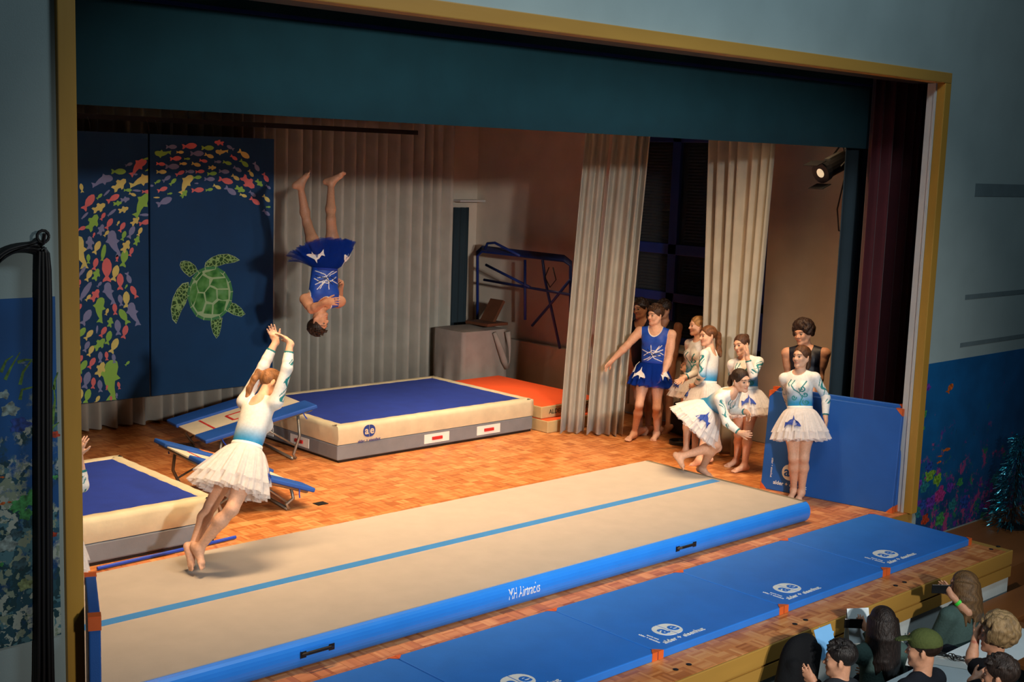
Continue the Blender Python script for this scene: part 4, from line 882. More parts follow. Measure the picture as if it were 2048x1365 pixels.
# ---------------------------------------------------------------- garments
WHITE = np.array(S(236, 234, 228)); CYAN = np.array(S(44, 146, 202)); TEAL = np.array(S(38, 132, 136)); ROYAL = np.array(S(28, 74, 176))
def spiral(c, r0, turns, ph, sgn=1, n=24):
    return [(c[0]+r0*(1-t*.85)*math.cos(ph+sgn*turns*6.28*t), c[1]+r0*(1-t*.85)*math.sin(ph+sgn*turns*6.28*t)) for t in np.linspace(0, 1, n)]
def line_dist(x, z, poly):
    d = np.full(len(x), 9.); P = np.array(poly)
    for a, b in zip(P[:-1], P[1:]):
        ab = b-a; t = np.clip(((x-a[0])*ab[0]+(z-a[1])*ab[1])/(ab @ ab+1e-9), 0, 1); d = np.minimum(d, np.hypot(x-a[0]-t*ab[0], z-a[1]-t*ab[1]))
    return d
VINE = [[(-.02, .40), (-.05, .35), (-.02, .30), (.03, .27), (.06, .22), (.03, .16), (.05, .10), (.09, .06)], spiral((.07, .31), .035, 1.3, 3.1), spiral((-.03, .22), .03, 1.2, 0, -1), spiral((.09, .17), .032, 1.3, 2.5), spiral((.0, .11), .03, 1.2, .4, -1), spiral((.085, .25), .026, 1.2, 3.5), spiral((.03, .05), .028, 1.2, .8, -1), [(-.06, .41), (-.085, .37), (-.07, .34)], [(.04, .28), (.09, .36), (.1, .39)]]
def leotard(G, res, sleeve, boy=False, tone=None):
    b, cfr, up, Pp, Nk = G['b'], G['cfr'], G['up'], G['Pp'], G['Nk']; l, f, u = cfr; P = list(G['TOR'])
    if not boy:
        for (S_, E_, W_) in G['AR']:
            d2 = nrm(W_-E_); cutp = E_+(W_-E_)*sleeve; fa = E_+(W_-E_)*.28
            P += [Rc(S_, E_, .046*b, .037*b, .035), Rc(E_, fa, .037*b, .038*b, .02), Rc(fa, W_, .038*b, .0245*b, .004, cut=((cutp, d2),))]
    F_ = Field(P, min(res, .0046), .006 if not boy else .005)
    n0 = Nk-u*(.012*b)+f*.02*b                                            # neckline
    F_.add(El(Nk+u*.05*b+f*.045*b, cfr, V3(.085, .075, .085)*b if not boy else V3(.085, .11, .16)*b, .006), sub=True)
    if boy:
        F_.add(El(Nk+u*.04*b-f*.07*b, cfr, V3(.085, .09, .14)*b, .006), sub=True)
        for i, q in enumerate((1, -1)): F_.add(El(G['sh'][i]+l*q*.045*b-u*.03*b, cfr, V3(.085, .14, .135)*b, .006), sub=True)
    else: F_.add(El(Nk+u*.03*b-f*.07*b, cfr, V3(.075, .06, .1)*b, .006), sub=True)
    V, Fc = F_.mesh(); L = np.linalg.norm(Nk-Pp); X = V-Pp; x, y, z = X @ l/b, X @ f/b, X @ up/b
    if not boy:
        t = np.clip((z-.15)/.19, 0, 1); t = t*t*(3-2*t); C = CYAN*(1-t[:, None])+WHITE*t[:, None]
        xs_ = x*(1+0); d = np.full(len(V), 9.)
        for v in VINE: d = np.minimum(d, line_dist(xs_, z, v))
        m = (d < .0062) & (np.abs(x) < .15) & (y > .02); C[m] = TEAL
        for i, (S_, E_, W_) in enumerate(G['AR']):
            q = 1 if i == 0 else -1; cutp = E_+(W_-E_)*sleeve
            for (a, c2, off) in ((S_, E_, 0), (E_, W_, 1.1)):
                d = c2-a; Ln = np.linalg.norm(d); d = d/Ln; Y = V-a; tt = Y @ d; rad = Y-tt[:, None]*d; R_ = np.linalg.norm(rad, axis=1); near_ = (R_ < .058*b) & (tt > -.02) & (tt < Ln+.03) & ((np.abs(x) > .11) | (off > 0))
                C[near_ & (off > 0)] = WHITE
                e1 = nrm(f-d*(f @ d)); e2 = nrm(np.cross(d, e1)); ph = np.arctan2(rad @ (e2*0+nrm(l*q-d*(l @ d)*q)), rad @ e1)
                w_ = np.abs(ph-1.2-.55*np.sin(tt*42+off)) < .3; w_ |= (np.abs(np.sin(tt*30+ph*2.0+off)) < .22) & (np.abs(ph-1.2) < 1.0)
                if tt is not None: C[near_ & w_ & (tt < Ln*.95) & (tt > .02) & ((off == 0) | (tt < Ln*.35))] = TEAL
            cf_ = (np.abs((V-cutp) @ nrm(W_-E_)) < .009) & (np.linalg.norm(V-cutp, axis=1) < .06*b); C[cf_] = TEAL*.8
    else:
        C = np.tile(ROYAL if tone is None else np.array(tone), (len(V), 1))
        if tone is None:
            for v in ([(-.13, .27), (-.05, .24), (.05, .25), (.12, .29)], [(-.11, .14), (-.03, .18), (.03, .25), (.08, .33)], [(-.1, .2), (0, .27), (.08, .26), (.13, .23)], [(.12, .15), (.03, .18), (-.01, .24), (-.02, .33)], [(-.12, .11), (-.04, .15), (.02, .2), (.1, .22)], [(.03, .25), (.11, .34)]):
                C[(line_dist(x, z, v) < .0038) & (y > 0)] = WHITE
            for v in ([(-.12, .24), (-.02, .2), (.1, .26)], [(.12, .2), (.02, .22), (-.06, .28)]): C[(line_dist(x, z, v) < .0042) & (y > 0)] = (.01, .015, .04, 1)
            e_ = np.zeros(len(V), bool)
            for c, r in ((Nk+u*.04*b+f*.045*b*1.0, V3(.085, .11, .16)*b),): 
                Y = (V-(Nk+u*.05*b+f*.045*b)); k0 = np.sqrt((Y @ l/r[0])**2+(Y @ f/r[1])**2+(Y @ u/r[2])**2); e_ |= (k0 < 1.1)
            for i, q in enumerate((1, -1)):
                Y = V-(G['sh'][i]+l*q*.045*b-u*.03*b); k0 = np.sqrt((Y @ l/(.085*b))**2+(Y @ f/(.14*b))**2+(Y @ u/(.135*b))**2); e_ |= k0 < 1.09
            C[e_] = WHITE
    mesh_obj('leotard', V, Fc, 'lycra', G['root'], True, C)
def shirt(G, res, sleeve, col=(.1, .1, .1, 1), pants=S(30, 34, 46), short=False):
    b, cfr, up, Pp, Nk = G['b'], G['cfr'], G['up'], G['Pp'], G['Nk']; l, f, u = cfr; P = list(G['TOR'])
    for (S_, E_, W_) in G['AR']:
        d1, d2 = nrm(E_-S_), nrm(W_-E_); fa = E_+(W_-E_)*.28
        if short: P.append(Rc(S_, E_, .055*b, .05*b, .03, cut=((S_+(E_-S_)*sleeve, d1),)))
        else: P += [Rc(S_, E_, .055*b, .046*b, .035), Rc(E_, fa, .046*b, .044*b, .02), Rc(fa, W_, .044*b, .034*b, .004, cut=((E_+(W_-E_)*sleeve, d2),))]
    F_ = Field(P, res, .014); F_.add(El(Nk+u*.07*b+f*.03*b, cfr, V3(.075, .075, .08)*b, .01), sub=True)
    V, Fc = F_.mesh(); mesh_obj('shirt', V, Fc, 'knit', G['root'], True, np.tile(np.array(col), (len(V), 1)))
    if pants is not None and G['LG']:
        P = [p for p in G['TOR'][:3]]
        for (hp_, K, A_, T_) in G['LG']: P += [Rc(hp_, K, .092*b, .062*b, .05), Rc(K, A_, .062*b, .045*b, .03)]
        V, Fc = Field(P, max(res, .01), .012).mesh(); mesh_obj('trousers', V, Fc, 'knit', G['root'], True, np.tile(np.array(pants), (len(V), 1)))
OUTFIT = {'girl': leotard, 'boy': lambda G, r, s: leotard(G, r, s, True), 'dark': lambda G, r, s: leotard(G, r, s, True, S(14, 18, 34)), 'none': lambda G, r, s: None}
DOLPHIN = [(-.5,-.04),(-.44,.04),(-.34,.12),(-.18,.18),(-.1,.2),(-.02,.36),(.03,.2),(.16,.15),(.3,.02),(.4,.02),(.52,.02),(.44,-.08),(.42,-.24),(.32,-.12),(.24,-.06),(.1,-.03),(-.06,-.04),(-.12,-.18),(-.18,-.05),(-.32,-.06),(-.42,-.07)]
def make_tutu(G, L=.36, flare=.2, blue=False, tw=.23, shear=(0, 0, 0), dolphins=((.5, .55),), seed=1, layers=5, axis=None, droop=.6, lob=None):
    b, root = G['b'], G['root']; l, f, u = G['pfr']; u = nrm(u if axis is None else axis); l = nrm(l-u*(l @ u)); f = np.cross(u, l)*-1 if np.cross(u, l) @ f < 0 else np.cross(u, l)
    c = G['Pp']+(G['Nk']-G['Pp'])*tw; sh_ = np.asarray(shear, float); rg = random.Random(seed); n = 220; nt = 9; M = 'tulle_blue' if blue else 'tulle_white'
    def surf(th, t, k=layers-1, extra=0.):
        r0 = np.array([.128*b, .1*b]); kk = k/max(layers-1, 1); fl = flare*(.55+.45*kk)*t**droop; Lk = L*(1.0-.12*(layers-1-k) if k < layers-1 else 1)*1.0
        Lk = L*(.62+.38*(1-kk) if k % 2 else 1-.06*kk)
        a = 0.016*t*(math.sin(17*th+k*1.7+seed)+.7*math.sin(29*th+k*2.9))+.005*math.sin(53*th+k)*t
        rr = fl+a+extra; dn = Lk*t*(1-.12*flare/.2*t)+.008*t*math.sin(13*th+k)
        o_ = l*(r0[0]+rr)*math.cos(th)+f*(r0[1]+rr)*math.sin(th)
        if lob is not None: o_ = o_+np.asarray(lob)*t**1.3*max(0, -(nrm(o_) @ RH))**1.2*(.6+.4*kk)
        return c+o_-u*dn+sh_*t*t
    for k in range(layers):
        Gd = [[surf(2*math.pi*i/n, j/nt, k) for j in range(nt+1)] for i in range(n+1)]
        MB().grid(Gd).build('tulle_layer', M, root, smooth=True)
    wb = MB(); wb.grid([[c+l*(.131*b)*math.cos(2*math.pi*i/60)*(1+.02*j)+f*.103*b*math.sin(2*math.pi*i/60)*(1+.02*j)+u*(.02-.035*j) for j in range(2)] for i in range(61)])
    wb.build('waistband', 'white_print' if not blue else 'velour_blue', root, smooth=True, solid=.004)
    mat('dolphin_blue', S(34, 66, 150), .7, .05); mat('dolphin_white', S(230, 230, 226), .7, .05)
    for (th0, t0, *o) in dolphins:
        sc_ = (o[0] if o else .2)*.8; fl_ = o[1] if len(o) > 1 else 1; R_ = .13*b+flare*.8*t0**droop; top = []; 
        ring = [surf(th0+fl_*sc_*x/R_, min(1, max(0, t0-sc_*2.0*(y+.12*x)/L)), layers-1, .02) for x, y in DOLPHIN]; ctr = surf(th0+fl_*sc_*.0/R_, t0, layers-1, .02)
        nn = nrm(ctr-c+u*((c-ctr) @ u)); MB().prism(ring, nn*.003).build('dolphin_patch', 'dolphin_white' if blue else 'dolphin_blue', root)
# ---------------------------------------------------------------- the performers
BROWN, DARK, BLOND, AUB = S(112, 70, 40), S(48, 32, 22), S(176, 130, 78), S(150, 102, 62)
# woman leaping off the track, arms thrown up, seen from behind
figure('woman in white-blue leotard leaping off the tumbling track with arms raised', 1.66, 9.75, (484, 925), (520, 803, 1), (543, 769, 1), vec(.45, -.9), vec(.5, -.87), vec(.75, -.6, .25),
       [((527, 733, 1), (552, 682, .3), (536, 643, .2)), ((574, 737, -.3), (580, 686, .3), (549, 658, 1))],
       [((421, 1015), (384, 1102, -.12), (386, 1144, -.5)), ((457, 1031), (398, 1098, -.2), (409, 1139, -.4))], ground=.2, shrug=(.05, .05), sleeve=.62,
       hair=('pony', AUB, [(0, -.10, .055), (.01, -.125, .045), (.015, -.135, -.02), (.05, -.13, -.10), (.07, -.11, -.17), (.09, -.10, -.22)], .03),
       tutu=dict(L=.42, flare=.15, lob=tuple(-RH*.08+EZ*.02), dolphins=((2.7, .55, .16),), seed=2, tw=.25), handn=(vec(.4, .2, -.8), vec(-.2, .4, -.9)))
# boy upside down in the air
figure('boy in blue tutu turning a somersault upside down in mid-air', 1.74, 13.75, (651, 515), (645, 612, .2), (637, 646, -.2), vec(.35, .94), vec(.5, .87), vec(.93, .35, .1),
       [((622, 617, -.6), (651, 605, -.8), (668, 603, -.3)), ((678, 606, .4), (681, 577, -.8), (686, 560, -.4))],
       [((614.6, 447.6), (600.7, 371, .0), (625, 341, .4)), ((662, 438), (662, 366, .0), (693, 347, .4))], ground=.8, male=True, skin='tan', outfit='boy', hair=('short', DARK), fist=(False, True),
       tutu=dict(L=.37, flare=.17, blue=True, lob=tuple(-RH*.14-EZ*.2), dolphins=((1.0, .45, .19), (2.6, .4, .18)), seed=4))
# boy holding the curtain
figure('boy in blue leotard and blue tutu reaching out to grip the curtain', 1.72, 15.62, (1303, 746), (1312, 657, .2), (1311, 631, -.2), vec(-.35, .94), vec(-.3, .95), vec(-.8, .6),
       [((1338, 719, -.2), (1325, 752, -.6), (1314, 776, -.2)), ((1254.7, 691, -.3), (1223.6, 722, -.3), (1208, 738, -.2))],
       [((1313, 822), ('g', 1313, 867), ('g', 1307, 878)), ((1277, 818), ('g', 1268, 868), ('g', 1250, 883))], male=True, outfit='boy', hair=('short', S(74, 50, 34)),
       tutu=dict(L=.33, flare=.14, blue=True, dolphins=((2.0, .55, .2), (2.9, .35, .2), (.5, .5, .18)), seed=6))
# two in the dark behind him
figure('young man in dark clothes half hidden between curtain and boy in blue', 1.74, 16.35, (1284, 735), (1283, 643, 0), (1282, 618, -.2), vec(-.6, .8), vec(-.5, .85), vec(-.75, .65),
       [((1308, 700, 0), (1305, 735, 0)), ((1263, 700, 0), (1260, 735, 0))], [((1296, 800), ('g', 1296, 858), ('g', 1290, 866)), ((1278, 800), ('g', 1280, 860), ('g', 1272, 868))], male=True, skin='tan', outfit='dark', hair=('short', DARK), res=.009)
figure('young man standing in the dark just behind the boy in blue', 1.72, 16.5, (1326, 735), (1328, 645, 0), (1327, 620, -.2), vec(-.6, .8), vec(-.5, .85), vec(-.75, .65),
       [((1350, 700, 0), (1345, 735, 0)), ((1308, 700, 0), (1305, 735, 0))], [((1338, 800), ('g', 1336, 856), ('g', 1330, 864)), ((1318, 800), ('g', 1318, 858), ('g', 1312, 865))], male=True, skin='deep', outfit='dark', hair=('short', DARK), res=.009)
# women waiting
figure('blond woman in white-teal leotard looking left, behind the brown ponytail', 1.67, 15.38, (1384, 772), (1397, 681, .2), (1395, 652, -.2), vec(-.85, .5), vec(-.85, .5), vec(-.97, .25),
       [((1404, 733, .3), (1380, 752, -.4), (1362, 757, -.3)), ((1376, 728, .4), (1371, 740, -.6), (1366, 728, -.4))],
       [((1386, 850), ('g', 1389, 905), ('g', 1376, 911)), ((1376, 850), ('g', 1372, 902), ('g', 1360, 907))], hair=('bun', BLOND, (0, -.115, .03)), tutu=dict(L=.33, flare=.16, dolphins=((1.7, .5, .17),), seed=8))
figure('woman with long brown ponytail turned away, white-blue leotard and tutu', 1.64, 14.6, (1414, 785), (1420, 701, .1), (1416, 672, -.2), vec(-.8, -.35), vec(-.8, -.5), vec(-.93, .35),
       [((1404, 752, -.4), (1392, 769, .5), (1380, 774, .4)), ((1396, 744, .5), (1368, 756, -.3), (1349, 769, -.3))],
       [((1412, 865), ('g', 1398, 921), ('g', 1386, 928)), ((1420, 862), ('g', 1418, 915), ('g', 1405, 920))],
       hair=('pony', BROWN, [(0, -.10, .035), (-.02, -.14, .0), (-.03, -.15, -.08), (-.03, -.15, -.16), (-.02, -.14, -.22)], .042), tutu=dict(L=.34, flare=.17, dolphins=((1.2, .5, .17),), seed=9))
figure('woman with hair bun holding a hand to her head', 1.63, 14.2, (1495, 797), (1490, 717, .2), (1483, 690, -.3), vec(-.6, .8), vec(-.55, .83), vec(-.75, .65, -.1),
       [((1506, 752, -.8), (1494, 714, -.2), (1497, 688, .1)), ((1465, 752, .2), (1462, 785, -.4), (1458, 802, -.2))],
       [((1493, 876), ('g', 1489, 932), ('g', 1463, 943)), ((1477, 872), ('g', 1473, 922), ('g', 1454, 931))], skin='fair', hair=('bun', S(80, 52, 36), (0.0, -.10, .075)), tutu=dict(L=.36, flare=.17, dolphins=((2.2, .35, .2, -1), (1.1, .5, .18)), seed=10))
figure('woman bent forward in a run-up at the end of the tumbling track', 1.64, 13.3, (1412, 822), (1463, 786, -.6), (1482, 761, -.3), vec(.8, .45, -.3), vec(.75, .62, -.2), vec(.55, .8, -.25),
       [((1466, 822, .3), (1486, 824, -.4), (1499, 832, -.3)), ((1453, 845, -.3), (1473, 861, -.2), (1489, 868, -.2))],
       [((1432, 892), (1404, 938, .2), (1415, 947, -.2)), ((1438, 891), (1360, 914, .0), (1370, 941, -.5))], ground=.2, sleeve=.85,
       hair=('pony', DARK, [(0, -.10, .04), (0, -.14, .0), (-.01, -.15, -.06), (-.02, -.13, -.14)], .03), headup=vec(-.05, .1, 1),
       tutu=dict(L=.36, flare=.2, dolphins=((2.95, .45, .2, -1),), seed=11, axis=nrm(EZ*.72+RH*.6)))
figure('woman standing at the track end beside the leaning blue mat', 1.64, 13.06, (1600, 838), (1599, 746, .2), (1603, 714, -.2), vec(-.35, .94), vec(-.5, .86), vec(-.75, .65),
       [((1652, 796, .2), (1651, 834, -.3), (1656, 868, -.1)), ((1574, 790, .6), (1584, 826, .6), (1596, 840, .3))],
       [((1607, 925), ('g', 1603, 985), ('g', 1595, 1001)), ((1587, 925), ('g', 1588, 981), ('g', 1581, 995))], sleeve=.9,
       hair=('pony', S(92, 58, 36), [(0, -.10, .03), (-.01, -.13, -.01), (-.01, -.13, -.09), (-.01, -.11, -.15)], .03), tutu=dict(L=.38, flare=.17, dolphins=((1.75, .5, .19),), seed=12))
figure('bare-shouldered young man with dark curls behind the standing woman', 1.78, 13.9, (1610, 785), (1612, 696, .2), (1606, 668, -.2), vec(-.4, .9), vec(-.4, .9), vec(-.7, .7, -.15),
       [((1640, 745, .2), (1636, 785, -.2)), ((1578, 745, .2), (1574, 785, -.4))], [((1618, 870), ('g', 1620, 944), ('g', 1612, 955)), ((1598, 870), ('g', 1600, 946), ('g', 1592, 957))], male=True, skin='tan', outfit='dark', hair=('curly', S(52, 34, 24), .094), res=.008)
q0 = px(165, 978, 1, 8.05)
figure('woman hidden by the left post, only her bent white sleeve and hand showing', 1.66, dep(q0)-.05, (112, 1085), (118, 940, .2), (121, 893, 0), vec(.9, .3), vec(.9, .3), vec(.98, .1),
       [((122, 990, .3), (140, 930, .3), (158, 905, 0)), ((164, 972, -.2), (158, 912, -.2), (166, 872, -.2))], [((118, 1190), ('g', 116, 1262), ('g', 130, 1275)), ((104, 1190), ('g', 100, 1266), ('g', 114, 1280))], ground=.2, sleeve=.5,
       tutu=dict(L=.34, flare=.1, dolphins=(), seed=14))
# ================================================================== HALL: murals, cables, steps, tinsel
def mural_mat(name, zlo, zhi, top, low, spots, seed, dens, lim=.31):
    N = NT(name); g = N.n('ShaderNodeNewGeometry'); sp = N.n('ShaderNodeSeparateXYZ'); N.l(g.outputs['Position'], sp.inputs[0])
    mr = N.n('ShaderNodeMapRange'); mr.inputs[1].default_value = zlo; mr.inputs[2].default_value = zhi; N.l(sp.outputs[2], mr.inputs[0])
    no = N.n('ShaderNodeTexNoise'); no.inputs['Scale'].default_value = 3; no.inputs['Detail'].default_value = 6; N.l(g.outputs['Position'], no.inputs['Vector'])
    base = N.mix(.35, N.ramp(mr.outputs[0], [(0, low), (.35, tuple(x*.7 for x in top[:3])+(1,)), (1, top)]), N.ramp(no.outputs[0], [(.35, low), (.7, top)]))
    vo = N.n('ShaderNodeTexVoronoi'); vo.inputs['Scale'].default_value = dens
    nd = N.n('ShaderNodeTexNoise'); nd.inputs['Scale'].default_value = 14; nd.inputs['Detail'].default_value = 6; N.l(g.outputs['Position'], nd.inputs['Vector']); ms = N.n('ShaderNodeVectorMath', operation='MULTIPLY_ADD'); ms.inputs[1].default_value = (.3, .3, .3); N.l(nd.outputs[1], ms.inputs[0]); N.l(g.outputs['Position'], ms.inputs[2]); N.l(ms.outputs[0], vo.inputs['Vector'])
    n2 = N.n('ShaderNodeTexNoise'); n2.inputs['Scale'].default_value = 5.5; n2.inputs['Detail'].default_value = 8; n2.inputs['Roughness'].default_value = .7; N.l(g.outputs['Position'], n2.inputs['Vector'])
    sc2 = N.n('ShaderNodeSeparateColor'); N.l(vo.outputs['Color'], sc2.inputs[0]); cc = N.ramp(sc2.outputs[0], [(i/max(1, len(spots)-1), c) for i, c in enumerate(spots)], 'CONSTANT')
    # coral grows thicker towards the bottom of the print
    ad = N.n('ShaderNodeMath', operation='SUBTRACT'); N.l(n2.outputs[0], ad.inputs[0]); ml = N.n('ShaderNodeMath', operation='MULTIPLY'); ml.inputs[1].default_value = .3; N.l(mr.outputs[0], ml.inputs[0]); N.l(ml.outputs[0], ad.inputs[1])
    fac = N.ramp(ad.outputs[0], [(lim, (0, 0, 0, 1)), (lim+.09, (1, 1, 1, 1))])
    N.l(N.mix(fac, base, cc), N.b.inputs['Base Color']); N.b.inputs['Roughness'].default_value = .45; MATS[name] = N.m
mural_mat('mural_left', .82, 2.64, S(20, 84, 150), S(12, 40, 62), [S(70, 110, 120), S(30, 70, 84), S(120, 134, 116), S(24, 58, 66), S(150, 160, 150), S(54, 98, 70)], 1, 16)
mural_mat('mural_right', -.31, 1.52, S(14, 92, 150), S(10, 40, 74), [S(16, 66, 110), S(90, 40, 130), S(20, 80, 110), S(150, 60, 110), S(40, 110, 80), S(12, 50, 96)], 2, 11, .41)
YM = YW-.008
ml_ = empty('mural_banner', (1.6, YM, .82), 'underwater print on the wall left of the stage behind black cables', 'mural')
B((-.4, YM, .82), (2.665, YW-.002, 2.63)).build('print_sheet', 'mural_left', ml_)
mr_ = empty('mural_banner', (13.2, YM, -.31), 'underwater coral reef print on the dark wall right of the stage', 'mural')
B((11.57, YM, -.31), (15.2, YW-.002, 1.52)).build('print_sheet', 'mural_right', mr_)
for nm, c in (('kelp', S(96, 140, 60)), ('kelp_pale', S(140, 160, 110)), ('coral_green', S(70, 160, 90)), ('coral_lime', S(130, 180, 60)), ('coral_pink', S(190, 60, 140)), ('coral_violet', S(110, 60, 170)), ('coral_blue', S(40, 80, 170)), ('coral_teal', S(40, 130, 140)), ('coral_red', S(200, 70, 40)), ('coral_white', S(150, 170, 168)), ('fish_orange', S(226, 110, 40)), ('rock', S(60, 96, 108))): mat('p_'+nm, tuple(q*.6 for q in c[:3])+(1,), .5, .75, 34)
def ribbon(par, pts, w, m, name):
    P = [px(u, v, 1, YM) for u, v in pts]; L_, R_ = [], []
    for i, p in enumerate(P):
        t = nrm(P[min(i+1, len(P)-1)]-P[max(i-1, 0)]); n = V3(-t[2], 0, t[0]); ww = w*(1-.75*i/(len(P)-1)); L_.append(p+n*ww); R_.append(p-n*ww)
    MB().prism(L_+R_[::-1], (0, -.001, 0)).build(name, m, par)
for pts in ([(10, 760), (22, 735), (40, 705)], [(40, 770), (46, 745), (62, 722), (74, 732)], [(40, 800), (44, 780), (60, 776), (76, 772)], [(35, 725), (50, 720), (66, 720)], [(108, 780), (110, 760), (116, 745)], [(104, 850), (110, 800), (107, 770)], [(100, 870), (106, 855), (118, 845)], [(2, 745), (12, 722), (26, 712)]):
    ribbon(ml_, pts, .009, 'p_kelp', 'printed_kelp')
rg = random.Random(31)
def coral(par, u, v, r, m, n=9, y=YM):
    c = px(u, v, 1, y); sc_ = r/FPX*dep(c); b = []
    for k in range(n*4):
        a = 2*math.pi*k/(n*4); q = sc_*(.82+.13*math.sin(a*n*.55+u)+.1*math.sin(a*3+v))*rg.uniform(.9, 1.1); b.append(c+V3(math.cos(a)*q*1.35, 0, math.sin(a)*q))
    MB().prism(b, (0, -.001*rg.uniform(.8, 2), 0)).build('printed_coral', m, par)
for u, v, r, m in ((40, 1010, 16, 'p_coral_green'), (58, 1000, 14, 'p_coral_green'), (52, 1030, 13, 'p_coral_green'), (30, 1018, 9, 'p_coral_green'), (66, 985, 9, 'p_coral_green'), (40, 850, 18, 'p_coral_blue'), (14, 1090, 18, 'p_coral_white'), (30, 1070, 12, 'p_rock'), (40, 1130, 14, 'p_rock'), (50, 1170, 14, 'p_kelp_pale'), (110, 870, 8, 'p_coral_red'), (106, 1070, 7, 'p_coral_red'), (20, 820, 16, 'p_coral_white'), (8, 790, 10, 'p_coral_white'), (2, 1130, 5, 'p_coral_green'), (110, 955, 5, 'p_coral_green')): coral(ml_, u, v, r, m)
for u, v, r, m in ((1860, 950, 16, 'p_coral_lime'), (1875, 960, 14, 'p_coral_lime'), (1848, 975, 14, 'p_coral_teal'), (1838, 968, 10, 'p_coral_violet'), (1880, 990, 18, 'p_coral_pink'), (1862, 1005, 16, 'p_coral_violet'), (1846, 1010, 12, 'p_coral_blue'), (1850, 1040, 13, 'p_coral_red'), (1836, 1030, 8, 'p_coral_teal'), (1905, 1010, 14, 'p_coral_teal'), (1880, 1040, 16, 'p_coral_green'), (1858, 935, 12, 'p_coral_blue'), (1838, 925, 9, 'p_coral_violet'), (1842, 860, 12, 'p_coral_green'), (1846, 830, 12, 'p_coral_green'), (1856, 775, 9, 'p_coral_violet'), (1930, 1005, 16, 'p_coral_blue'), (1900, 975, 12, 'p_coral_violet'), (1860, 1065, 8, 'p_coral_red'), (1920, 965, 10, 'p_coral_green'), (1990, 960, 14, 'p_coral_teal'), (1975, 1010, 10, 'p_coral_pink')): coral(mr_, u, v, r, m)
def printed_fish(par, u, v, ln, an, m):
    pts = []
    for (x, y) in SHAPES['f']:
        ca, sa = math.cos(math.radians(an)), math.sin(math.radians(an)); pts.append(px(u+ln*(x*ca-y*sa), v-ln*(x*sa+y*ca), 1, YM))
    MB().prism(pts, (0, -.0015, 0)).build('printed_fish', m, par)
for u, v, l_, a_ in ((1900, 777, 22, 60), (1893, 900, 16, 20), (1880, 913, 9, 10), (1878, 925, 10, 30)): printed_fish(mr_, u, v, l_, a_, 'p_fish_orange')
for u, v, l_, a_ in ((4, 955, 10, 0), (4, 1008, 14, 20), (20, 1005, 10, 180)): printed_fish(ml_, u, v, l_, a_, 'p_fish_orange')
# cables on the left wall
hk = px(78, 486, 1, YW-.05)
ck = empty('cable_bundle', (hk[0], YW-.05, 0), 'thick bundle of black cables hanging from a hook on the left wall', 'cables')
MB().tube([(hk[0], YW-.001, hk[2]), (hk[0], YW-.1, hk[2]), (hk[0], YW-.12, hk[2]+.05)], .01, 6).build('hook', 'black_metal', ck)
rg = random.Random(12)
for k in range(11):
    o = (k-5)*.0085; y = YW-.03-.018*(k % 3); u0 = 90+o*400; dz = rg.uniform(-.02, .02)
    a = px(86+(k-5)*2.6, 540, 1, y); b = px(86+(k-5)*3.0, 900, 1, y); c = px(88+(k-5)*3.4, 1340, 1, y); l0 = px(62-3*k, 487+1.5*k, 1, y); l1 = px(22-3*k, 493+3.6*k, 1, y); l2 = px(-30, 512+6*k, 1, y)
    pts = [l2+V3(-.4, 0, -.1), l2, l1, l0, V3(hk[0], y, hk[2]+.01-.006*k), a, b, c, V3(c[0]+o, y, .012), V3(c[0]+.1+o*3, y-.2, .012)]
    P = []
    for i in range(len(pts)-1):
        p0, p1, p2, p3 = pts[max(i-1, 0)], pts[i], pts[i+1], pts[min(i+2, len(pts)-1)]
        for t in (0, .25, .5, .75): P.append(.5*((2*p1)+(-p0+p2)*t+(2*p0-5*p1+4*p2-p3)*t*t+(-p0+3*p1-3*p2+p3)*t**3))
    MB().tube(P, .011 if k != 9 else .006, 6).build('cable', 'cable_black' if k != 9 else 'cable_green', ck, smooth=True)
MB().tube([(hk[0]+.03*math.cos(t), YW-.1, hk[2]+.035+.03*math.sin(t)) for t in np.linspace(0, 6.28, 12)], .008, 6).build('tie', 'cable_black', ck)
# steps
st = empty('stage_steps', (10.9, 4.7, ZH), 'brown wooden steps up to the stage at the right of the audience', 'steps')
for z, y0, y1, x1 in ((-.36, 4.66, 5.02, 11.5), (-.69, 4.28, 4.66, 11.7)):
    t_ = B((10.2, y0-.02, z-.045), (x1, y1, z)).build('tread', 'step_wood', st, bevel=.006)
    B((10.22, y0+.02, ZH if z < -.5 else -.735), (x1-.02, y0+.05, z-.045)).build('riser', 'step_wood', st)
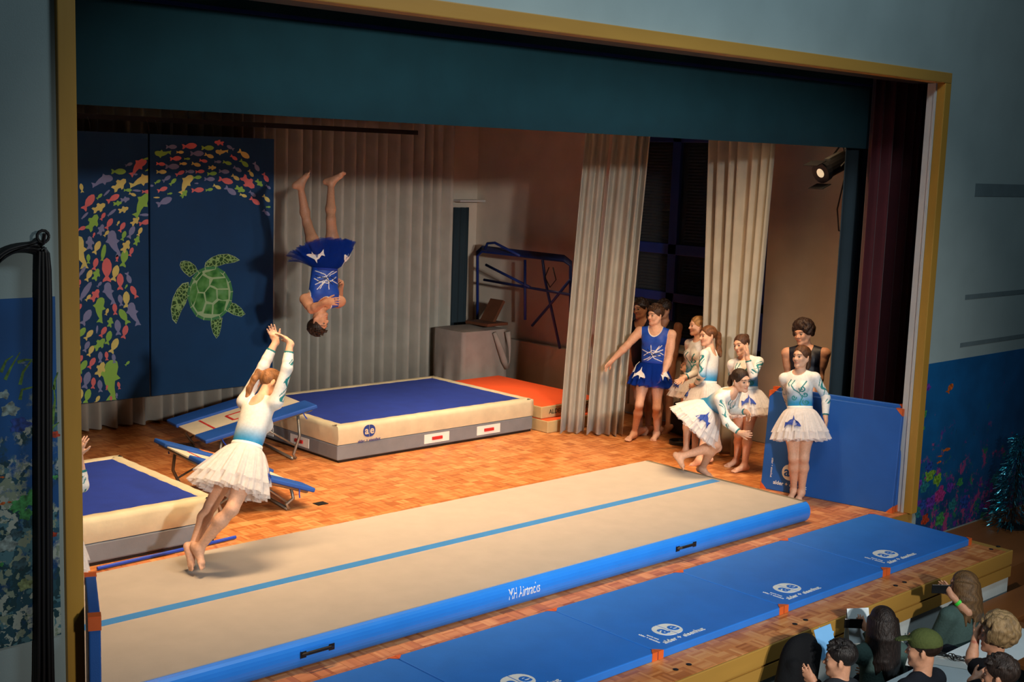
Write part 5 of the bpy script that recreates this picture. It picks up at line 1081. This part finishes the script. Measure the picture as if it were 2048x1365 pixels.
# tinsel
N = NT('tinsel'); oi = N.n('ShaderNodeNewGeometry'); N.l(N.ramp(oi.outputs['Random Per Island'], [(0, S(10, 80, 100)), (.6, S(40, 160, 180)), (1, S(150, 230, 240))]), N.b.inputs['Base Color']); N.b.inputs['Metallic'].default_value = .9; N.b.inputs['Roughness'].default_value = .22; MATS['tinsel'] = N.m
te = empty('tinsel_tree', (12.98, 5.95, -.33), 'glittering teal tinsel tree at the foot of the right mural', 'decoration')
MB().tube([(12.98, 5.95, -.33), (12.98, 5.95, .5)], .02, 8).build('pole', 'black_metal', te); MB().lathe((12.98, 5.95, -.33), EZ, [(.14, 0), (.14, .02), (.03, .04)], 14).build('foot', 'black_metal', te)
b = MB(); rg = random.Random(5)
for k in range(2600):
    t = rg.random(); a = rg.uniform(0, 6.28); R_ = .08+.3*(1-t); p = V3(12.98+R_*rg.uniform(.3, 1)*math.cos(a), 5.95+R_*rg.uniform(.3, 1)*math.sin(a)*.8, -.28+.95*t+rg.uniform(-.04, .04))
    d = nrm(V3(math.cos(a), math.sin(a), rg.uniform(-1.2, .2))); w_ = nrm(V3(rg.uniform(-1, 1), rg.uniform(-1, 1), rg.uniform(-1, 1))); L_ = rg.uniform(.03, .07)
    b.add([p-w_*.006, p+w_*.006, p+d*L_+w_*.003, p+d*L_-w_*.003], [(0, 1, 2, 3)])
b.build('tinsel', 'tinsel', te, kind='stuff')
# ================================================================== AUDIENCE
mat('paper', S(214, 226, 230), .8, .04); mat('paper_blue', S(110, 170, 220), .8, .05); mat('phone', S(12, 12, 14), .3, .05); mat('band_green', S(60, 220, 60), .5, .03); mat('band_yellow', S(230, 200, 40), .5, .03); mat('bench_wood', S(120, 74, 36), .5, .2, 3, stretch=(.15, 1, 1))
tb = empty('beer_table', (8.0, 4.22, ZH), 'long audience table covered with white paper', 'table')
B((6.0, 4.03, ZH+.715), (9.9, 4.42, ZH+.74)).build('top', 'bench_wood', tb, bevel=.004)
B((6.0, 4.02, ZH+.74), (9.75, 4.43, ZH+.744)).build('paper_cover', 'paper', tb)
for x in (6.3, 9.6):
    for y in (4.1, 4.35): MB().tube([(x, y, ZH+.715), (x, y, ZH+.01)], .018, 7).build('leg', 'black_metal', tb)
def bench(y0, y1, label, x0=6.0, x1=9.9):
    e = empty('bench', ((x0+x1)/2, (y0+y1)/2, ZH), label, 'bench'); B((x0, y0, ZH+.44), (x1, y1, ZH+.47)).build('seat', 'bench_wood', e, bevel=.005)
    for x in (x0+.3, x1-.3):
        for y in (y0+.05, y1-.05): MB().tube([(x, y, ZH+.44), (x, y, ZH+.01)], .016, 7).build('leg', 'black_metal', e)
bench(4.5, 4.74, 'wooden bench between the white table and the stage front'); bench(3.5, 3.76, 'wooden bench on the camera side of the white table')
def seat(label, uv, zc, face, lean, arms_w, hair, shirt_c, hf=None, h=1.68, male=False, skin='tan', short=False, sleeve=.9, pants=S(26, 30, 40), cf=None):
    Hc = px(uv[0], uv[1], 2, zc); fw = vec(*face); pelv = V3(Hc[0], Hc[1], ZH+.56)-V3(lean[0], lean[1], 0); nk = Hc-V3(0, 0, .175*h/1.68)-V3(lean[0], lean[1], 0)*.18
    nk = pelv+nrm(nk-pelv)*min(np.linalg.norm(nk-pelv), .56)
    lf = np.cross(EZ, fw); legs = []
    for q in (1, -1):
        kn = pelv+fw*.36+lf*q*.12; an = V3(kn[0], kn[1], ZH+.08)-fw*.12; legs.append((tuple(topx(kn)), an, an+fw*.17-V3(0, 0, .05)))
    arms = []
    for i, q in enumerate((1, -1)):
        if arms_w[i] is None:
            e_ = nk+lf*q*.2*h/1.68-EZ*.3+fw*.08; w_ = e_+fw*.2-EZ*.06-lf*q*.06; arms.append((e_, w_, w_+fw*.1))
        else: arms.append(arms_w[i])
    OUTFIT['aud'] = lambda G, r, s: shirt(G, r, s, shirt_c, pants, short)
    fix = [tuple(x if isinstance(x, np.ndarray) else x for x in a) for a in arms]
    return figure(label, h, dep(pelv), tuple(topx(pelv)), nk, Hc, fw, fw if cf is None else cf, hf if hf is not None else fw, fix, legs, ground=ZH, male=male, skin=skin, outfit='aud', hair=hair, res=.0085, sleeve=sleeve)
def band(G, i, t, m):
    S_, E_, W_ = G['AR'][i]; c = E_+(W_-E_)*t; d = nrm(W_-E_); MB().lathe(c, d, [(.036, -.012), (.038, -.01), (.038, .01), (.036, .012)], 16).build('wristband', m, G['root'])
def phone(c, nx, ny, label, lit=False):
    nx = nrm(nx); ny = nrm(ny-nx*(ny @ nx)); n = np.cross(nx, ny); e = empty('phone', c, label, 'phone')
    MB().obox(c, nx*.075, ny*.037, n*.004).build('case', 'phone', e, bevel=.004); MB().obox(c+n*.0045, nx*.069, ny*.032, n*.0008).build('screen', 'phone', e)
    for k in range(2): MB().lathe(c-n*.004-nx*.055+ny*(.018-.016*k), -n, [(.006, 0), (.006, .002)], 10).build('lens', 'black_metal', e)
GREY = S(70, 92, 88)
def hands_at(u, v, d): return at(u, v, d)
# woman top right filming
Hc1 = px(1926, 1172, 2, .15); d1 = dep(Hc1)
w1 = at(1902, 1190, d1-.06); e1 = at(1936, 1224, d1-.1)
A1 = seat('woman with wavy light-brown hair filming with a phone beside the stage edge', (1926, 1172), .15, (-.55, -.83), (.05, .05), (None, (e1, w1, at(1893, 1176, d1-.02))), ('long', S(104, 76, 46), .16), GREY, hf=vec(-.85, -.5), short=True, sleeve=.8)
band(A1, 1, .55, 'band_green'); phone(at(1882, 1179, d1-.04), RH, EZ, 'black phone held up by the wavy-haired woman')
Hc2 = px(1763, 1245, 2, .15); d2 = dep(Hc2)
A2 = seat('woman with long straight dark hair seen from behind, filming the show', (1763, 1245), .15, (-.35, -.93), (.03, .04), ((at(1752, 1290, d2+.25), at(1736, 1263, d2+.3), at(1724, 1246, d2+.32)), None), ('long', S(34, 24, 20), .34), GREY, short=False)
band(A2, 0, .8, 'band_green'); phone(at(1708, 1248, d2+.31), RH, EZ, 'phone with dark screen held up by the dark-haired woman')
d3 = dep(px(1680, 1318, 2, .08))
A3 = seat('man with short dark hair in profile at the bottom edge, hand raised', (1680, 1320), .08, (-.75, -.65), (.05, .05), ((at(1640, 1392, d3+.1), at(1628, 1366, d3+.1), at(1612, 1345, d3+.1)), None), ('short', S(26, 20, 18)), S(40, 44, 50), hf=vec(-.93, -.3), male=True)
A4 = seat('person in an olive cap and dark jersey watching from the table', (1846, 1300), .3, (-.7, -.7), (.05, .05), (None, None), ('cap', S(40, 28, 22)), S(22, 26, 34), hf=vec(-.9, -.4), male=True)
def cap(G):
    l, f, u = G['hfr']; s = G['s']; W = lambda x, y, z: G['Hc']+s*(l*x+f*y+u*z); F_ = Field([El(W(0, -.012, .05), G['hfr'], V3(.091, .107, .088)*s, .01), El(W(0, .12, .055), frame(nrm(u+f*.25), f), V3(.07, .06, .008)*s, .012)], .006)
    F_.plane(W(0, 0, .025), -nrm(u+f*.12)); V, Fc = F_.mesh(); mesh_obj('cap', V, Fc, 'knit', G['root'], True, np.tile(np.array(S(74, 84, 44)), (len(V), 1)))
cap(A4)
Hc5 = px(1992, 1272, 2, .3); d5 = dep(Hc5)
A5 = seat('woman with curly blond-streaked hair resting her raised hand at her face', (1992, 1272), .3, (-.7, -.7), (.05, .05), ((at(1942, 1322, d5+.06), at(1952, 1275, d5+.1), at(1968, 1252, d5+.1)), None), ('curly', S(150, 122, 84), .104, -.09), S(16, 16, 20), hf=vec(-.9, -.4), short=True, sleeve=.5)
A6 = seat('dark-haired person at the bottom right corner with yellow wristband', (2000, 1352), .28, (-.6, -.8), (.04, .04), ((at(1962, 1400, dep(Hc5)-.3), at(1946, 1362, dep(Hc5)-.25), at(1966, 1352, dep(Hc5)-.25)), None), ('short', S(52, 40, 34)), S(24, 26, 30), hf=vec(-.8, -.6), male=True)
band(A6, 0, .88, 'band_yellow')
# papers and jacket
c = px(1722, 1262, 2, -.2); n_ = nrm(vec(.2, .9, .3)); s_ = nrm(np.cross(EZ, n_)); u_ = np.cross(n_, s_)
MB().obox(px(1718, 1252, 1, 4.9), s_*.09, u_*.13, n_*.0015).obox(px(1718, 1252, 1, 4.9)-n_*.05, s_*.09, nrm(u_+n_*.4)*.13, n_*.0012).build('menu_card', 'paper', label='white folded menu card standing on the table', cat='card')
MB().obox(px(1652, 1285, 1, 4.8), nrm(s_+u_*.3)*.07, nrm(u_-s_*.2)*.11, n_*.0015).obox(px(1650, 1287, 1, 4.8)-n_*.02, nrm(s_-u_*.3)*.06, nrm(u_+s_*.3)*.1, n_*.0015).build('blue_leaflet', 'paper_blue', label='crumpled light-blue leaflet beside the white menu card', cat='leaflet')
for u, v, lb in ((1905, 1325, 'sheet of white paper lying before the curly-haired woman'), (1806, 1320, 'sheet of white paper between dark hair and olive cap')):
    p = px(u, v, 2, ZH+.747); MB().obox(p, vec(.8, .3)*.15, vec(-.3, .8)*.105, EZ*.0015).build('paper_sheet', 'white_print', label=lb, cat='paper')
rg = random.Random(9); P = []
for k in range(70): t = k/69; q = px(1880+75*t, 1312+14*t, 2, ZH+.76); P.append(q+V3(.03*math.sin(k*1.1), .03*math.cos(k*1.3), .012+.012*math.sin(k*.8)))
MB().tube(P, .004, 5).build('wire_garland', 'cable_black', label='tangled dark wire garland on the white table paper', cat='garland')
j0 = px(1592, 1332, 1, 4.82); j0[2] = max(j0[2], -.2)
V, Fc = Field([El(j0, np.eye(3), V3(.16, .1, .22), .06), El(j0+V3(.12, .02, .1), np.eye(3), V3(.12, .08, .1), .06), El(j0+V3(-.12, -.03, -.16), np.eye(3), V3(.12, .1, .2), .06), El(j0+V3(.03, -.05, -.25), np.eye(3), V3(.2, .11, .2), .06), Rc(j0+V3(.1, -.08, .12), j0+V3(-.05, -.14, -.3), .05, .045, .02), Rc(j0+V3(-.12, -.06, .05), j0+V3(-.18, -.12, -.35), .05, .045, .02)], .011).mesh()
mesh_obj('jacket', V, Fc, 'knit', None, True, np.tile(np.array(S(14, 15, 18)), (len(V), 1))); jo = bpy.data.objects['jacket']; put(jo, 'black jacket heaped on the bench by the stage front', 'jacket')
